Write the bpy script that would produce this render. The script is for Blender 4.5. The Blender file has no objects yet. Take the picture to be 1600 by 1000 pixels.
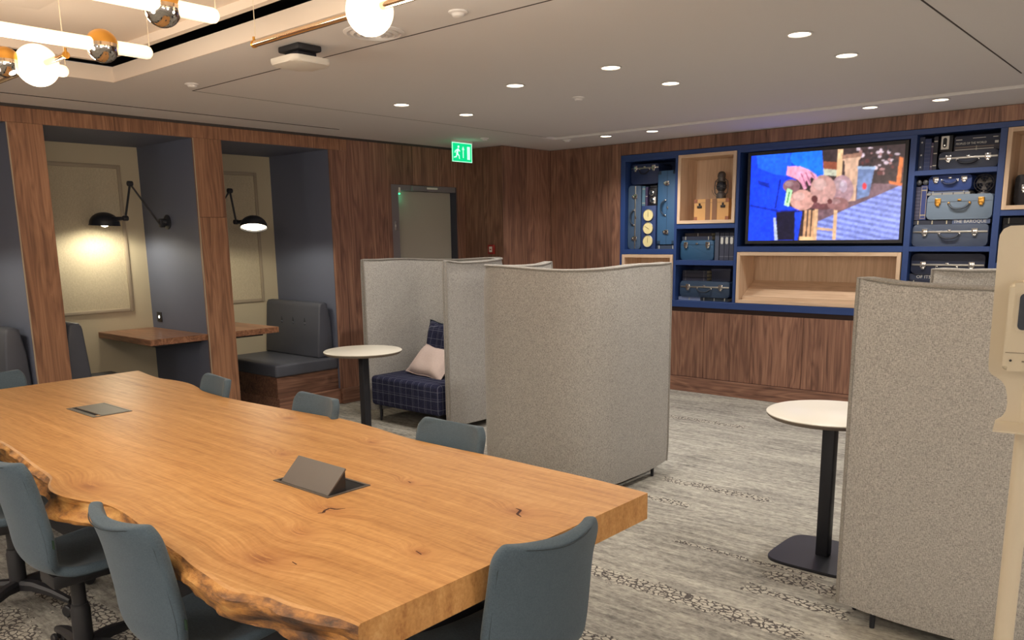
import bpy, bmesh, math, random
import numpy as np
from mathutils import Vector, Matrix
PI = math.pi
random.seed(4)
S = bpy.context.scene
COL = S.collection

# ------------------------------------------------------------------ camera
H = 1.58
cam = bpy.data.cameras.new('camera'); camo = bpy.data.objects.new('camera', cam); COL.objects.link(camo)
cam.sensor_fit = 'HORIZONTAL'; cam.sensor_width = 36.0
cam.lens = 36.0 * 1266.42 / 1600.0
cam.shift_x = 0.0; cam.shift_y = -(610.30 - 500.0) / 1600.0 * -1.0
YAW, PIT, ROL = [math.radians(a) for a in (-41.1709, 10.73838, -0.76130)]
fwd = Vector((math.sin(YAW)*math.cos(PIT), math.cos(YAW)*math.cos(PIT), -math.sin(PIT)))
rt = Vector((math.cos(YAW), -math.sin(YAW), 0)); up = rt.cross(fwd)
r2 = rt*math.cos(ROL)+up*math.sin(ROL); u2 = -rt*math.sin(ROL)+up*math.cos(ROL)
M = Matrix((( r2.x, u2.x, -fwd.x, 0), (r2.y, u2.y, -fwd.y, 0), (r2.z, u2.z, -fwd.z, H), (0, 0, 0, 1)))
camo.matrix_world = M
cam.clip_start = 0.05
S.camera = camo
S.view_settings.view_transform = 'Standard'; S.view_settings.look = 'None'
S.view_settings.gamma = 1.0; S.view_settings.use_curve_mapping = False
S.view_settings.exposure = 0.05
S.cycles.max_bounces = 10; S.cycles.diffuse_bounces = 6; S.cycles.glossy_bounces = 4
S.cycles.sample_clamp_indirect = 6.0

# ------------------------------------------------------------------ world and room lights
w = bpy.data.worlds.new('room_air'); S.world = w; w.use_nodes = True
w.node_tree.nodes['Background'].inputs[0].default_value = (0.75, 0.70, 0.68, 1)
w.node_tree.nodes['Background'].inputs[1].default_value = 0.25
DOWN_W = 50.0        # watts of a downlight
WARM = (1.0, 0.93, 0.84)
PEND_E = 1.35         # emission of the pendant's globes and tubes
BOOTH_W = 16.0
ZC = 2.515; XW = -6.353; YB = 7.337

def lamp(name, kind, loc, power, color, size=0.05, rot=(0, 0, 0), spot=None, blend=0.5):
    l = bpy.data.lights.new(name, kind); l.energy = power; l.color = color
    if kind == 'AREA': l.size = size
    else: l.shadow_soft_size = size
    if kind == 'SPOT': l.spot_size = spot; l.spot_blend = blend
    o = bpy.data.objects.new(name, l); o.location = loc; o.rotation_euler = rot; COL.objects.link(o)
    return o

# ------------------------------------------------------------------ helpers
def srgb(r, g, b):
    f = lambda c: (c/255/12.92) if c/255 <= .04045 else ((c/255+.055)/1.055)**2.4
    return (f(r), f(g), f(b), 1)

def BX(bm, lo, hi, bev=0.0, seg=2, mi=0):
    lo = Vector(lo); hi = Vector(hi); c = (lo+hi)/2; s = hi-lo
    r = bmesh.ops.create_cube(bm, size=1, matrix=Matrix.Translation(c) @ Matrix.Diagonal((s.x, s.y, s.z, 1)))
    fs = set(f for v in r['verts'] for f in v.link_faces)
    for f in fs: f.material_index = mi
    if bev > 0:
        bev = min(bev, 0.49*min(abs(s.x), abs(s.y), abs(s.z)))
        es = list(set(e for v in r['verts'] for e in v.link_edges))
        bmesh.ops.bevel(bm, geom=es, offset=bev, segments=seg, profile=0.5, affect='EDGES', material=mi)

def frame_of(d):
    d = d.normalized(); a = Vector((0, 0, 1)) if abs(d.z) < .9 else Vector((1, 0, 0))
    x = a.cross(d).normalized(); return x, d.cross(x)

def TUBE(bm, pts, r, n=8, closed=False, caps=True, mi=0):
    pts = [Vector(p) for p in pts]; N = len(pts)
    rr = r if hasattr(r, '__len__') else [r]*N
    rings = []; X = None
    for i, p in enumerate(pts):
        if closed: d = pts[(i+1) % N]-pts[i-1]
        else: d = pts[min(i+1, N-1)]-pts[max(i-1, 0)]
        d.normalize()
        if X is None: X, _ = frame_of(d)
        X = (X - d*X.dot(d))
        if X.length < 1e-6: X, _ = frame_of(d)
        X.normalize(); Yv = d.cross(X)
        rings.append([bm.verts.new(p+X*math.cos(2*PI*k/n)*rr[i]+Yv*math.sin(2*PI*k/n)*rr[i]) for k in range(n)])
    for i in range(N if closed else N-1):
        a = rings[i]; b = rings[(i+1) % N]
        for k in range(n):
            f = bm.faces.new((a[k], a[(k+1) % n], b[(k+1) % n], b[k])); f.material_index = mi
    if caps and not closed:
        bm.faces.new(rings[0][::-1]).material_index = mi; bm.faces.new(rings[-1]).material_index = mi

def CYL(bm, p0, p1, r0, r1=None, n=20, mi=0):
    TUBE(bm, [p0, p1], [r0, r0 if r1 is None else r1], n, mi=mi)

def LATHE(bm, prof, c=(0, 0, 0), axis=(0, 0, 1), n=32, mi=0):
    c = Vector(c); d = Vector(axis).normalized(); x, y = frame_of(d); rings = []
    for r, z in prof:
        if r < 1e-6: rings.append([bm.verts.new(c+d*z)])
        else: rings.append([bm.verts.new(c+d*z+x*r*math.cos(2*PI*k/n)+y*r*math.sin(2*PI*k/n)) for k in range(n)])
    for a, b in zip(rings, rings[1:]):
        for k in range(n):
            k2 = (k+1) % n
            if len(a) == 1 and len(b) == 1: continue
            if len(a) == 1: vs = (a[0], b[k2], b[k])
            elif len(b) == 1: vs = (a[k], a[k2], b[0])
            else: vs = (a[k], a[k2], b[k2], b[k])
            bm.faces.new(vs).material_index = mi

def PRISM(bm, poly, h0, h1, ax='z', mi=0):
    """poly: 2D outline; extruded along ax from h0 to h1.  ax z:(x,y) y:(x,z) x:(y,z)"""
    def P(a, b, h): return {'z': (a, b, h), 'y': (a, h, b), 'x': (h, a, b)}[ax]
    A = [bm.verts.new(P(a, b, h0)) for a, b in poly]; B = [bm.verts.new(P(a, b, h1)) for a, b in poly]
    n = len(poly)
    for f in [bm.faces.new(A[::-1]), bm.faces.new(B)] + [bm.faces.new((A[i], A[(i+1) % n], B[(i+1) % n], B[i])) for i in range(n)]:
        f.material_index = mi

def rrect(x0, y0, x1, y1, r, n=5):
    out = []
    for cx, cy, a0 in ((x1-r, y1-r, 0), (x0+r, y1-r, PI/2), (x0+r, y0+r, PI), (x1-r, y0+r, 1.5*PI)):
        for k in range(n+1):
            a = a0+PI/2*k/n; out.append((cx+r*math.cos(a), cy+r*math.sin(a)))
    return out

def obj(name, bm, mats, parent=None, loc=None, smooth=True, ang=35):
    bmesh.ops.recalc_face_normals(bm, faces=bm.faces)
    if smooth:
        ca = math.radians(ang)
        for e in bm.edges:
            if len(e.link_faces) == 2 and e.calc_face_angle(0) > ca: e.smooth = False
        for f in bm.faces: f.smooth = True
    me = bpy.data.meshes.new(name); bm.to_mesh(me); bm.free()
    for m in (mats if isinstance(mats, (list, tuple)) else [mats]): me.materials.append(m)
    o = bpy.data.objects.new(name, me); COL.objects.link(o)
    if parent: o.parent = parent
    if loc: o.location = loc
    return o

def thing(name, label, cat, loc=(0, 0, 0), rotz=0, group=None, rot=None):
    o = bpy.data.objects.new(name, None); COL.objects.link(o); o.empty_display_size = .05
    o.location = loc; o.rotation_euler = rot if rot else (0, 0, rotz)
    o['label'] = label; o['category'] = cat
    if group: o['group'] = group
    return o
def tag(o, label, cat, group=None):
    o['label'] = label; o['category'] = cat
    if group: o['group'] = group
    return o
def struct(name, bm, m, parent=None, smooth=False):
    o = obj(name, bm, m, parent, smooth=smooth)
    if not parent: o['kind'] = 'structure'
    return o
def boxo(name, lo, hi, m, parent=None, bev=0.0, seg=2):
    bm = bmesh.new(); BX(bm, lo, hi, bev, seg); return obj(name, bm, m, parent)
def dup(root, loc, rotz, label=None, group=None):
    r = root.copy(); COL.objects.link(r); r.location = loc; r.rotation_euler = (0, 0, rotz)
    if label: r['label'] = label
    if group: r['group'] = group
    for ch in list(root.children):
        c = ch.copy(); COL.objects.link(c); c.parent = r
        for g in ch.children:
            d = g.copy(); COL.objects.link(d); d.parent = c
    return r
def text_mesh(name, txt, size, m, parent, loc, rot, width=None, depth=0.0006):
    cu = bpy.data.curves.new(name, 'FONT'); cu.body = txt; cu.size = size; cu.extrude = depth
    cu.align_x = 'CENTER'; cu.align_y = 'CENTER'; cu.resolution_u = 2
    t = bpy.data.objects.new(name, cu); COL.objects.link(t)
    me = bpy.data.meshes.new_from_object(t.evaluated_get(bpy.context.evaluated_depsgraph_get()))
    bpy.data.objects.remove(t)
    o = bpy.data.objects.new(name, me); COL.objects.link(o); me.materials.clear(); me.materials.append(m)
    o.parent = parent; o.location = loc; o.rotation_euler = rot
    if width:
        xs = [v.co.x for v in me.vertices]; s = width/(max(xs)-min(xs)); o.scale = (s, 1, 1)
    return o

# ------------------------------------------------------------------ materials
def mat(name):
    m = bpy.data.materials.new(name); m.use_nodes = True
    nt = m.node_tree; b = nt.nodes['Principled BSDF']; return m, nt, b
def node(nt, t, **kw):
    n = nt.nodes.new(t)
    for k, v in kw.items():
        if k.startswith('i_'): n.inputs[k[2:].replace('_', ' ')].default_value = v
        else: setattr(n, k, v)
    return n
def plain(name, c, rough=.5, metal=0.0, spec=.5, emit=None, es=0, coat=0, bump=0, bscale=200):
    m, nt, b = mat(name)
    b.inputs['Base Color'].default_value = c; b.inputs['Roughness'].default_value = rough
    b.inputs['Metallic'].default_value = metal; b.inputs['Specular IOR Level'].default_value = spec
    if coat: b.inputs['Coat Weight'].default_value = coat; b.inputs['Coat Roughness'].default_value = .2
    if emit: b.inputs['Emission Color'].default_value = emit; b.inputs['Emission Strength'].default_value = es
    if bump:
        tc = node(nt, 'ShaderNodeTexCoord'); n = node(nt, 'ShaderNodeTexNoise'); n.inputs['Scale'].default_value = bscale
        n.inputs['Detail'].default_value = 2
        bp = node(nt, 'ShaderNodeBump'); bp.inputs['Strength'].default_value = bump; bp.inputs['Distance'].default_value = .002
        nt.links.new(tc.outputs['Object'], n.inputs['Vector']); nt.links.new(n.outputs[0], bp.inputs['Height']); nt.links.new(bp.outputs[0], b.inputs['Normal'])
    return m
def ramp(nt, stops, interp='LINEAR'):
    r = node(nt, 'ShaderNodeValToRGB'); cr = r.color_ramp; cr.interpolation = interp
    while len(cr.elements) < len(stops): cr.elements.new(.5)
    for e, (p, c) in zip(cr.elements, stops): e.position = p; e.color = c
    return r
def mixc(nt, fac, a, b, mode='MIX'):
    n = node(nt, 'ShaderNodeMix', data_type='RGBA', blend_type=mode)
    for sock, v in ((n.inputs[0], fac), (n.inputs[6], a), (n.inputs[7], b)):
        if hasattr(v, 'node'): nt.links.new(v, sock)
        elif isinstance(v, (int, float)): sock.default_value = v
        else: sock.default_value = v
    return n.outputs[2]
def mth(nt, op, a, b=None, c=None):
    n = node(nt, 'ShaderNodeMath', operation=op)
    for s, v in zip(n.inputs, (a, b, c)):
        if v is None: continue
        if hasattr(v, 'node'): nt.links.new(v, s)
        else: s.default_value = v
    return n.outputs[0]
def coords(nt, scale=(1, 1, 1), rnd=True, kind='Object'):
    tc = node(nt, 'ShaderNodeTexCoord'); mp = node(nt, 'ShaderNodeMapping'); mp.inputs['Scale'].default_value = scale
    nt.links.new(tc.outputs[kind], mp.inputs['Vector'])
    if rnd:
        oi = node(nt, 'ShaderNodeObjectInfo'); mu = mth(nt, 'MULTIPLY', oi.outputs['Random'], 37.0)
        cb = node(nt, 'ShaderNodeCombineXYZ'); nt.links.new(mu, cb.inputs[0]); nt.links.new(mu, cb.inputs[1]); nt.links.new(mu, cb.inputs[2])
        nt.links.new(cb.outputs[0], mp.inputs['Location'])
    return mp.outputs[0], tc

def wood(name, cols, axis='z', fine=55, along=1.2, rough=.45, vary=.18, bump=.15, figure=1.0, spec=.4):
    """cols: dark, mid, light; grain runs along axis"""
    m, nt, b = mat(name)
    sc = [fine]*3; sc['xyz'.index(axis)] = along
    v1, tc = coords(nt, tuple(sc))
    n1 = node(nt, 'ShaderNodeTexNoise'); n1.inputs['Scale'].default_value = 1.0; n1.inputs['Detail'].default_value = 5; n1.inputs['Roughness'].default_value = .6
    nt.links.new(v1, n1.inputs['Vector'])
    sc2 = [7.0]*3; sc2['xyz'.index(axis)] = .7
    v2, _ = coords(nt, tuple(sc2))
    n2 = node(nt, 'ShaderNodeTexNoise'); n2.inputs['Scale'].default_value = 1.0; n2.inputs['Detail'].default_value = 3; n2.inputs['Distortion'].default_value = .6
    nt.links.new(v2, n2.inputs['Vector'])
    # cathedral rings
    rings = mth(nt, 'FRACT', mth(nt, 'MULTIPLY', n2.outputs[0], 9.0*figure))
    rings = mth(nt, 'ABSOLUTE', mth(nt, 'SUBTRACT', mth(nt, 'MULTIPLY', rings, 2.0), 1.0))
    f = mth(nt, 'ADD', mth(nt, 'MULTIPLY', n1.outputs[0], .62), mth(nt, 'ADD', mth(nt, 'MULTIPLY', rings, .16), mth(nt, 'MULTIPLY', n2.outputs[0], .25)))
    r = ramp(nt, [(.33, cols[0]), (.52, cols[1]), (.72, cols[2])]); nt.links.new(f, r.inputs[0])
    oi = node(nt, 'ShaderNodeObjectInfo')
    hsv = node(nt, 'ShaderNodeHueSaturation')
    val = mth(nt, 'ADD', mth(nt, 'MULTIPLY', oi.outputs['Random'], vary*2), 1-vary)
    nt.links.new(val, hsv.inputs['Value']); nt.links.new(r.outputs[0], hsv.inputs['Color'])
    nt.links.new(hsv.outputs[0], b.inputs['Base Color'])
    b.inputs['Roughness'].default_value = rough; b.inputs['Specular IOR Level'].default_value = spec
    bp = node(nt, 'ShaderNodeBump'); bp.inputs['Strength'].default_value = bump; bp.inputs['Distance'].default_value = .001
    nt.links.new(n1.outputs[0], bp.inputs['Height']); nt.links.new(bp.outputs[0], b.inputs['Normal'])
    return m
WAL = (srgb(90, 64, 54), srgb(130, 94, 78), srgb(160, 122, 100))
walnut_v = wood('walnut_vertical', WAL, 'z')
walnut_x = wood('walnut_along_x', WAL, 'x')
walnut_y = wood('walnut_along_y', WAL, 'y')
WAL2 = (srgb(112, 80, 62), srgb(152, 110, 84), srgb(178, 134, 104))
walnut_light = wood('walnut_frame', WAL2, 'z', vary=.06)
walnut_desk = wood('walnut_desk', (srgb(100, 68, 50), srgb(140, 98, 74), srgb(170, 126, 98)), 'x', vary=.04, rough=.3)
OAKC = (srgb(196, 166, 138), srgb(214, 186, 158), srgb(226, 200, 174))
oak_x = wood('pale_oak_x', OAKC, 'x', vary=.03, fine=40, bump=.05)
oak_z = wood('pale_oak_z', OAKC, 'z', vary=.03, fine=40, bump=.05)

def fabric(name, c1, c2, scale=300, rough=.95, bump=.3, mottling=.12):
    m, nt, b = mat(name)
    v, tc = coords(nt, (1, 1, 1), rnd=False)
    a = node(nt, 'ShaderNodeTexNoise'); a.inputs['Scale'].default_value = scale; a.inputs['Detail'].default_value = 3
    vx, _ = coords(nt, (scale*.35, scale*.35, scale*1.4), rnd=False)
    a2 = node(nt, 'ShaderNodeTexNoise'); a2.inputs['Scale'].default_value = 1; a2.inputs['Detail'].default_value = 2
    vz, _ = coords(nt, (scale*1.2, scale*1.2, scale*.3), rnd=False)
    a3 = node(nt, 'ShaderNodeTexNoise'); a3.inputs['Scale'].default_value = 1; a3.inputs['Detail'].default_value = 2
    big = node(nt, 'ShaderNodeTexNoise'); big.inputs['Scale'].default_value = 28; big.inputs['Detail'].default_value = 4
    nt.links.new(v, a.inputs['Vector']); nt.links.new(vx, a2.inputs['Vector']); nt.links.new(vz, a3.inputs['Vector']); nt.links.new(v, big.inputs['Vector'])
    s = mth(nt, 'ADD', mth(nt, 'MULTIPLY', a2.outputs[0], .5), mth(nt, 'MULTIPLY', a3.outputs[0], .5))
    s = mth(nt, 'ADD', mth(nt, 'MULTIPLY', s, .75), mth(nt, 'MULTIPLY', a.outputs[0], .25))
    s = mth(nt, 'ADD', mth(nt, 'MULTIPLY', s, 1-mottling*.4), mth(nt, 'MULTIPLY', big.outputs[0], mottling*.4))
    r = ramp(nt, [(.38, c1), (.62, c2)]); nt.links.new(s, r.inputs[0]); nt.links.new(r.outputs[0], b.inputs['Base Color'])
    b.inputs['Roughness'].default_value = rough; b.inputs['Specular IOR Level'].default_value = .15
    b.inputs['Sheen Weight'].default_value = .15
    bp = node(nt, 'ShaderNodeBump'); bp.inputs['Strength'].default_value = bump; bp.inputs['Distance'].default_value = .0015
    nt.links.new(s, bp.inputs['Height']); nt.links.new(bp.outputs[0], b.inputs['Normal'])
    return m
grey_felt = fabric('grey_wool', srgb(128, 126, 123), srgb(196, 193, 188))
piping_m = fabric('grey_piping', srgb(128, 124, 119), srgb(160, 156, 150), 300)
chair_fab = fabric('petrol_fabric', srgb(71, 85, 96), srgb(86, 101, 113), 420, bump=.15, mottling=.2)
seam_m = plain('dark_seam', srgb(40, 52, 60), .8)
pink_fab = fabric('pale_pink_cotton', srgb(206, 186, 180), srgb(224, 206, 200), 300, bump=.2)
linen = fabric('woven_wallcovering', srgb(186, 174, 150), srgb(206, 194, 168), 160, bump=.3)

def tartan():
    m, nt, b = mat('navy_check_wool')
    tc = node(nt, 'ShaderNodeTexCoord'); sp = node(nt, 'ShaderNodeSeparateXYZ'); nt.links.new(tc.outputs['Object'], sp.inputs[0])
    tot = None
    for ax, off in ((0, .023), (1, .031), (2, .017)):
        fr = mth(nt, 'FRACT', mth(nt, 'DIVIDE', mth(nt, 'ADD', sp.outputs[ax], 5+off), .075))
        l1 = mth(nt, 'LESS_THAN', mth(nt, 'ABSOLUTE', mth(nt, 'SUBTRACT', fr, .5)), .03)
        fr2 = mth(nt, 'FRACT', mth(nt, 'DIVIDE', mth(nt, 'ADD', sp.outputs[ax], 5+off+.02), .15))
        l2 = mth(nt, 'LESS_THAN', mth(nt, 'ABSOLUTE', mth(nt, 'SUBTRACT', fr2, .5)), .012)
        l = mth(nt, 'ADD', mth(nt, 'MULTIPLY', l1, .5), mth(nt, 'MULTIPLY', l2, .35))
        tot = l if tot is None else mth(nt, 'ADD', tot, l)
    nz = node(nt, 'ShaderNodeTexNoise'); nz.inputs['Scale'].default_value = 180; nt.links.new(tc.outputs['Object'], nz.inputs['Vector'])
    base = ramp(nt, [(.35, srgb(34, 36, 56)), (.65, srgb(52, 54, 80))]); nt.links.new(nz.outputs[0], base.inputs[0])
    tot = mth(nt, 'MULTIPLY', mth(nt, 'MINIMUM', tot, .8), .75)
    c = mixc(nt, tot, base.outputs[0], srgb(140, 144, 160)); nt.links.new(c, b.inputs['Base Color'])
    b.inputs['Roughness'].default_value = .95; b.inputs['Specular IOR Level'].default_value = .1
    return m
tartan_m = tartan()

def vinyl(name, c, rough=.5, sc=90, b_=.25):
    return plain(name, c, rough, bump=b_, bscale=sc, spec=.4)
booth_dark = vinyl('dark_slate_wallcovering', srgb(100, 106, 126), .6, 120)
leather = vinyl('charcoal_leather', srgb(80, 83, 94), .42, 260, .15)
cream = plain('cream_paint', srgb(196, 184, 158), .7)
mould_m = plain('taupe_moulding', srgb(170, 156, 136), .5)
black_metal = plain('black_powder_coat', srgb(34, 36, 44), .45)
black_plastic = plain('black_plastic', srgb(38, 38, 42), .5)
dark_gap = plain('dark_recess', srgb(18, 18, 22), .9)
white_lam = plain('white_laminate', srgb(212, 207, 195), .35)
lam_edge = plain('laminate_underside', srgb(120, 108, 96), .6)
blue_paint = plain('navy_lacquer', srgb(40, 66, 122), .45)
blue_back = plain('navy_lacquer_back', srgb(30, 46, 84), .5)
ceil_m = plain('ceiling_paint', srgb(224, 221, 220), .85)
ceil_line = plain('shadow_gap', srgb(70, 64, 62), .9)
coffer_m = plain('coffer_paint', srgb(236, 222, 208), .8)
door_m = plain('door_grey_laminate', srgb(168, 162, 150), .6)
frame_m = plain('door_frame_grey', srgb(120, 114, 118), .5)
chrome = plain('chrome', (.75, .75, .75, 1), .15, 1.0)
steel = plain('brushed_steel', srgb(190, 188, 184), .35, 1.0)
brass = plain('brushed_brass', srgb(214, 160, 78), .28, 1.0)
polished_brass = plain('polished_brass', srgb(222, 196, 166), .10, 1.0)
mirror_m = plain('smoky_mirror', srgb(190, 184, 178), .06, 1.0)
globe_m = plain('lit_opal_glass', srgb(255, 240, 214), .4, emit=srgb(255, 232, 196), es=PEND_E)
tube_m = plain('lit_tube_glass', srgb(255, 240, 214), .4, emit=srgb(255, 224, 176), es=PEND_E)
fill_globe_m = plain('fill_globe_glow', srgb(255, 240, 214), .4, emit=srgb(255, 244, 228), es=48.0)  # strong glow of the unseen fill globes added around the viewer
cord_m = plain('white_cord', srgb(220, 205, 180), .6)
lens_m = plain('lit_downlight_lens', (1, 1, 1, 1), .4, emit=srgb(255, 236, 204), es=9.0)
white_plastic = plain('white_plastic', srgb(226, 222, 214), .45)
cream_plastic = plain('cream_coated_steel', srgb(194, 183, 162), .4)
cream_plastic2 = plain('cream_plastic', srgb(190, 179, 157), .35)
smoked = plain('smoked_window', srgb(44, 50, 60), .15)
red_m = plain('red_plastic', srgb(150, 40, 36), .4)
green_led = plain('green_led', srgb(60, 220, 140), .4, emit=srgb(60, 230, 140), es=3.0)
exit_green = plain('lit_exit_green', srgb(0, 190, 120), .4, emit=srgb(0, 205, 130), es=1.0)
exit_white = plain('lit_exit_white', srgb(220, 255, 235), .4, emit=srgb(190, 255, 225), es=1.0)
bulb_m = plain('lit_bulb', (1, 1, 1, 1), .4, emit=srgb(255, 236, 196), es=14.0)

def oak_table():
    m, nt, b = mat('honey_oak_slab')
    tc = node(nt, 'ShaderNodeTexCoord'); P = tc.outputs['Object']
    sep = node(nt, 'ShaderNodeSeparateXYZ'); nt.links.new(P, sep.inputs[0])
    # knots bend the grain
    knots = [(-2.06, 1.46, .10), (-2.07, 1.815, .05), (-1.574, 1.817, .08), (-1.564, 1.397, .05), (-1.86, 1.10, .14), (-2.92, 1.08, .12), (-2.75, 1.75, .05), (-1.95, 1.28, .08), (-3.3, 2.15, .09), (-2.62, 2.10, .06)]
    bend = None; dark = None
    for kx, ky, kr in knots:
        dx = mth(nt, 'SUBTRACT', sep.outputs[0], kx); dy = mth(nt, 'SUBTRACT', sep.outputs[1], ky)
        d2 = mth(nt, 'ADD', mth(nt, 'MULTIPLY', mth(nt, 'MULTIPLY', dx, dx), .35), mth(nt, 'MULTIPLY', dy, dy))
        g = mth(nt, 'EXPONENT', mth(nt, 'MULTIPLY', d2, -1/(kr*kr*.5)))
        bend = g if bend is None else mth(nt, 'ADD', bend, g)
        g2 = mth(nt, 'EXPONENT', mth(nt, 'MULTIPLY', d2, -1/(kr*kr*.07)))
        dark = g2 if dark is None else mth(nt, 'ADD', dark, g2)
    cb = node(nt, 'ShaderNodeCombineXYZ')
    nt.links.new(mth(nt, 'MULTIPLY', sep.outputs[0], .9), cb.inputs[0])
    low = node(nt, 'ShaderNodeTexNoise'); low.inputs['Scale'].default_value = 1.3; low.inputs['Detail'].default_value = 2; nt.links.new(P, low.inputs['Vector'])
    yy = mth(nt, 'ADD', sep.outputs[1], mth(nt, 'ADD', mth(nt, 'MULTIPLY', bend, .06), mth(nt, 'MULTIPLY', low.outputs[0], .10)))
    nt.links.new(mth(nt, 'MULTIPLY', yy, 30), cb.inputs[1]); nt.links.new(mth(nt, 'MULTIPLY', sep.outputs[2], 16), cb.inputs[2])
    n1 = node(nt, 'ShaderNodeTexNoise'); n1.inputs['Scale'].default_value = 1; n1.inputs['Detail'].default_value = 6; n1.inputs['Roughness'].default_value = .62
    nt.links.new(cb.outputs[0], n1.inputs['Vector'])
    ca = node(nt, 'ShaderNodeCombineXYZ')
    nt.links.new(mth(nt, 'MULTIPLY', sep.outputs[0], 7), ca.inputs[0]); nt.links.new(mth(nt, 'MULTIPLY', yy, 130), ca.inputs[1]); nt.links.new(mth(nt, 'MULTIPLY', sep.outputs[2], 100), ca.inputs[2])
    n2 = node(nt, 'ShaderNodeTexNoise'); n2.inputs['Scale'].default_value = 1; n2.inputs['Detail'].default_value = 3; nt.links.new(ca.outputs[0], n2.inputs['Vector'])
    # cross-grain fleck figure
    cf = node(nt, 'ShaderNodeCombineXYZ')
    nt.links.new(mth(nt, 'MULTIPLY', sep.outputs[0], 38), cf.inputs[0]); nt.links.new(mth(nt, 'MULTIPLY', yy, 18), cf.inputs[1])
    n3 = node(nt, 'ShaderNodeTexNoise'); n3.inputs['Scale'].default_value = 1; n3.inputs['Detail'].default_value = 2; n3.inputs['Distortion'].default_value = 1.5; nt.links.new(cf.outputs[0], n3.inputs['Vector'])
    f = mth(nt, 'ADD', mth(nt, 'MULTIPLY', n1.outputs[0], .50), mth(nt, 'ADD', mth(nt, 'MULTIPLY', n2.outputs[0], .34), mth(nt, 'MULTIPLY', n3.outputs[0], .16)))
    r = ramp(nt, [(.32, srgb(158, 106, 60)), (.45, srgb(186, 136, 82)), (.55, srgb(200, 150, 94)), (.70, srgb(216, 172, 118))]); nt.links.new(f, r.inputs[0])
    # boards glued side by side: each its own tone
    plank = mth(nt, 'FLOOR', mth(nt, 'DIVIDE', mth(nt, 'ADD', sep.outputs[1], mth(nt, 'MULTIPLY', low.outputs[0], .01)), .21))
    wn = node(nt, 'ShaderNodeTexWhiteNoise', noise_dimensions='1D'); nt.links.new(plank, wn.inputs['W'])
    hsv = node(nt, 'ShaderNodeHueSaturation'); nt.links.new(r.outputs[0], hsv.inputs['Color'])
    nt.links.new(mth(nt, 'ADD', mth(nt, 'MULTIPLY', wn.outputs[0], .14), .92), hsv.inputs['Value'])
    kn = mth(nt, 'MULTIPLY', dark, mth(nt, 'GREATER_THAN', n2.outputs[0], .45))
    kn = mth(nt, 'MINIMUM', mth(nt, 'MULTIPLY', kn, .75), .8)
    c = mixc(nt, kn, hsv.outputs[0], srgb(120, 66, 40))
    bd = mth(nt, 'MINIMUM', mth(nt, 'MULTIPLY', bend, .25), .3)
    c = mixc(nt, bd, c, srgb(176, 112, 66))
    nt.links.new(c, b.inputs['Base Color'])
    b.inputs['Roughness'].default_value = .42; b.inputs['Specular IOR Level'].default_value = .35
    bp = node(nt, 'ShaderNodeBump'); bp.inputs['Strength'].default_value = .12; bp.inputs['Distance'].default_value = .001
    nt.links.new(n2.outputs[0], bp.inputs['Height']); nt.links.new(bp.outputs[0], b.inputs['Normal'])
    return m
oak_top = oak_table()
def bark():
    m, nt, b = mat('live_edge')
    v, tc = coords(nt, (9, 9, 30), rnd=False)
    n = node(nt, 'ShaderNodeTexNoise'); n.inputs['Scale'].default_value = 1; n.inputs['Detail'].default_value = 6; n.inputs['Roughness'].default_value = .65
    nt.links.new(v, n.inputs['Vector'])
    v2, _ = coords(nt, (5, 5, 5), rnd=False)
    n2 = node(nt, 'ShaderNodeTexNoise'); n2.inputs['Scale'].default_value = 1; n2.inputs['Detail'].default_value = 4; nt.links.new(v2, n2.inputs['Vector'])
    f = mth(nt, 'ADD', mth(nt, 'MULTIPLY', n.outputs[0], .6), mth(nt, 'MULTIPLY', n2.outputs[0], .4))
    r = ramp(nt, [(.38, srgb(66, 48, 40)), (.46, srgb(124, 84, 50)), (.54, srgb(184, 128, 66)), (.68, srgb(224, 176, 106))]); nt.links.new(f, r.inputs[0])
    nt.links.new(r.outputs[0], b.inputs['Base Color']); b.inputs['Roughness'].default_value = .5
    bp = node(nt, 'ShaderNodeBump'); bp.inputs['Strength'].default_value = .8; bp.inputs['Distance'].default_value = .012
    nt.links.new(n.outputs[0], bp.inputs['Height']); nt.links.new(bp.outputs[0], b.inputs['Normal'])
    return m
bark_m = bark()

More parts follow.
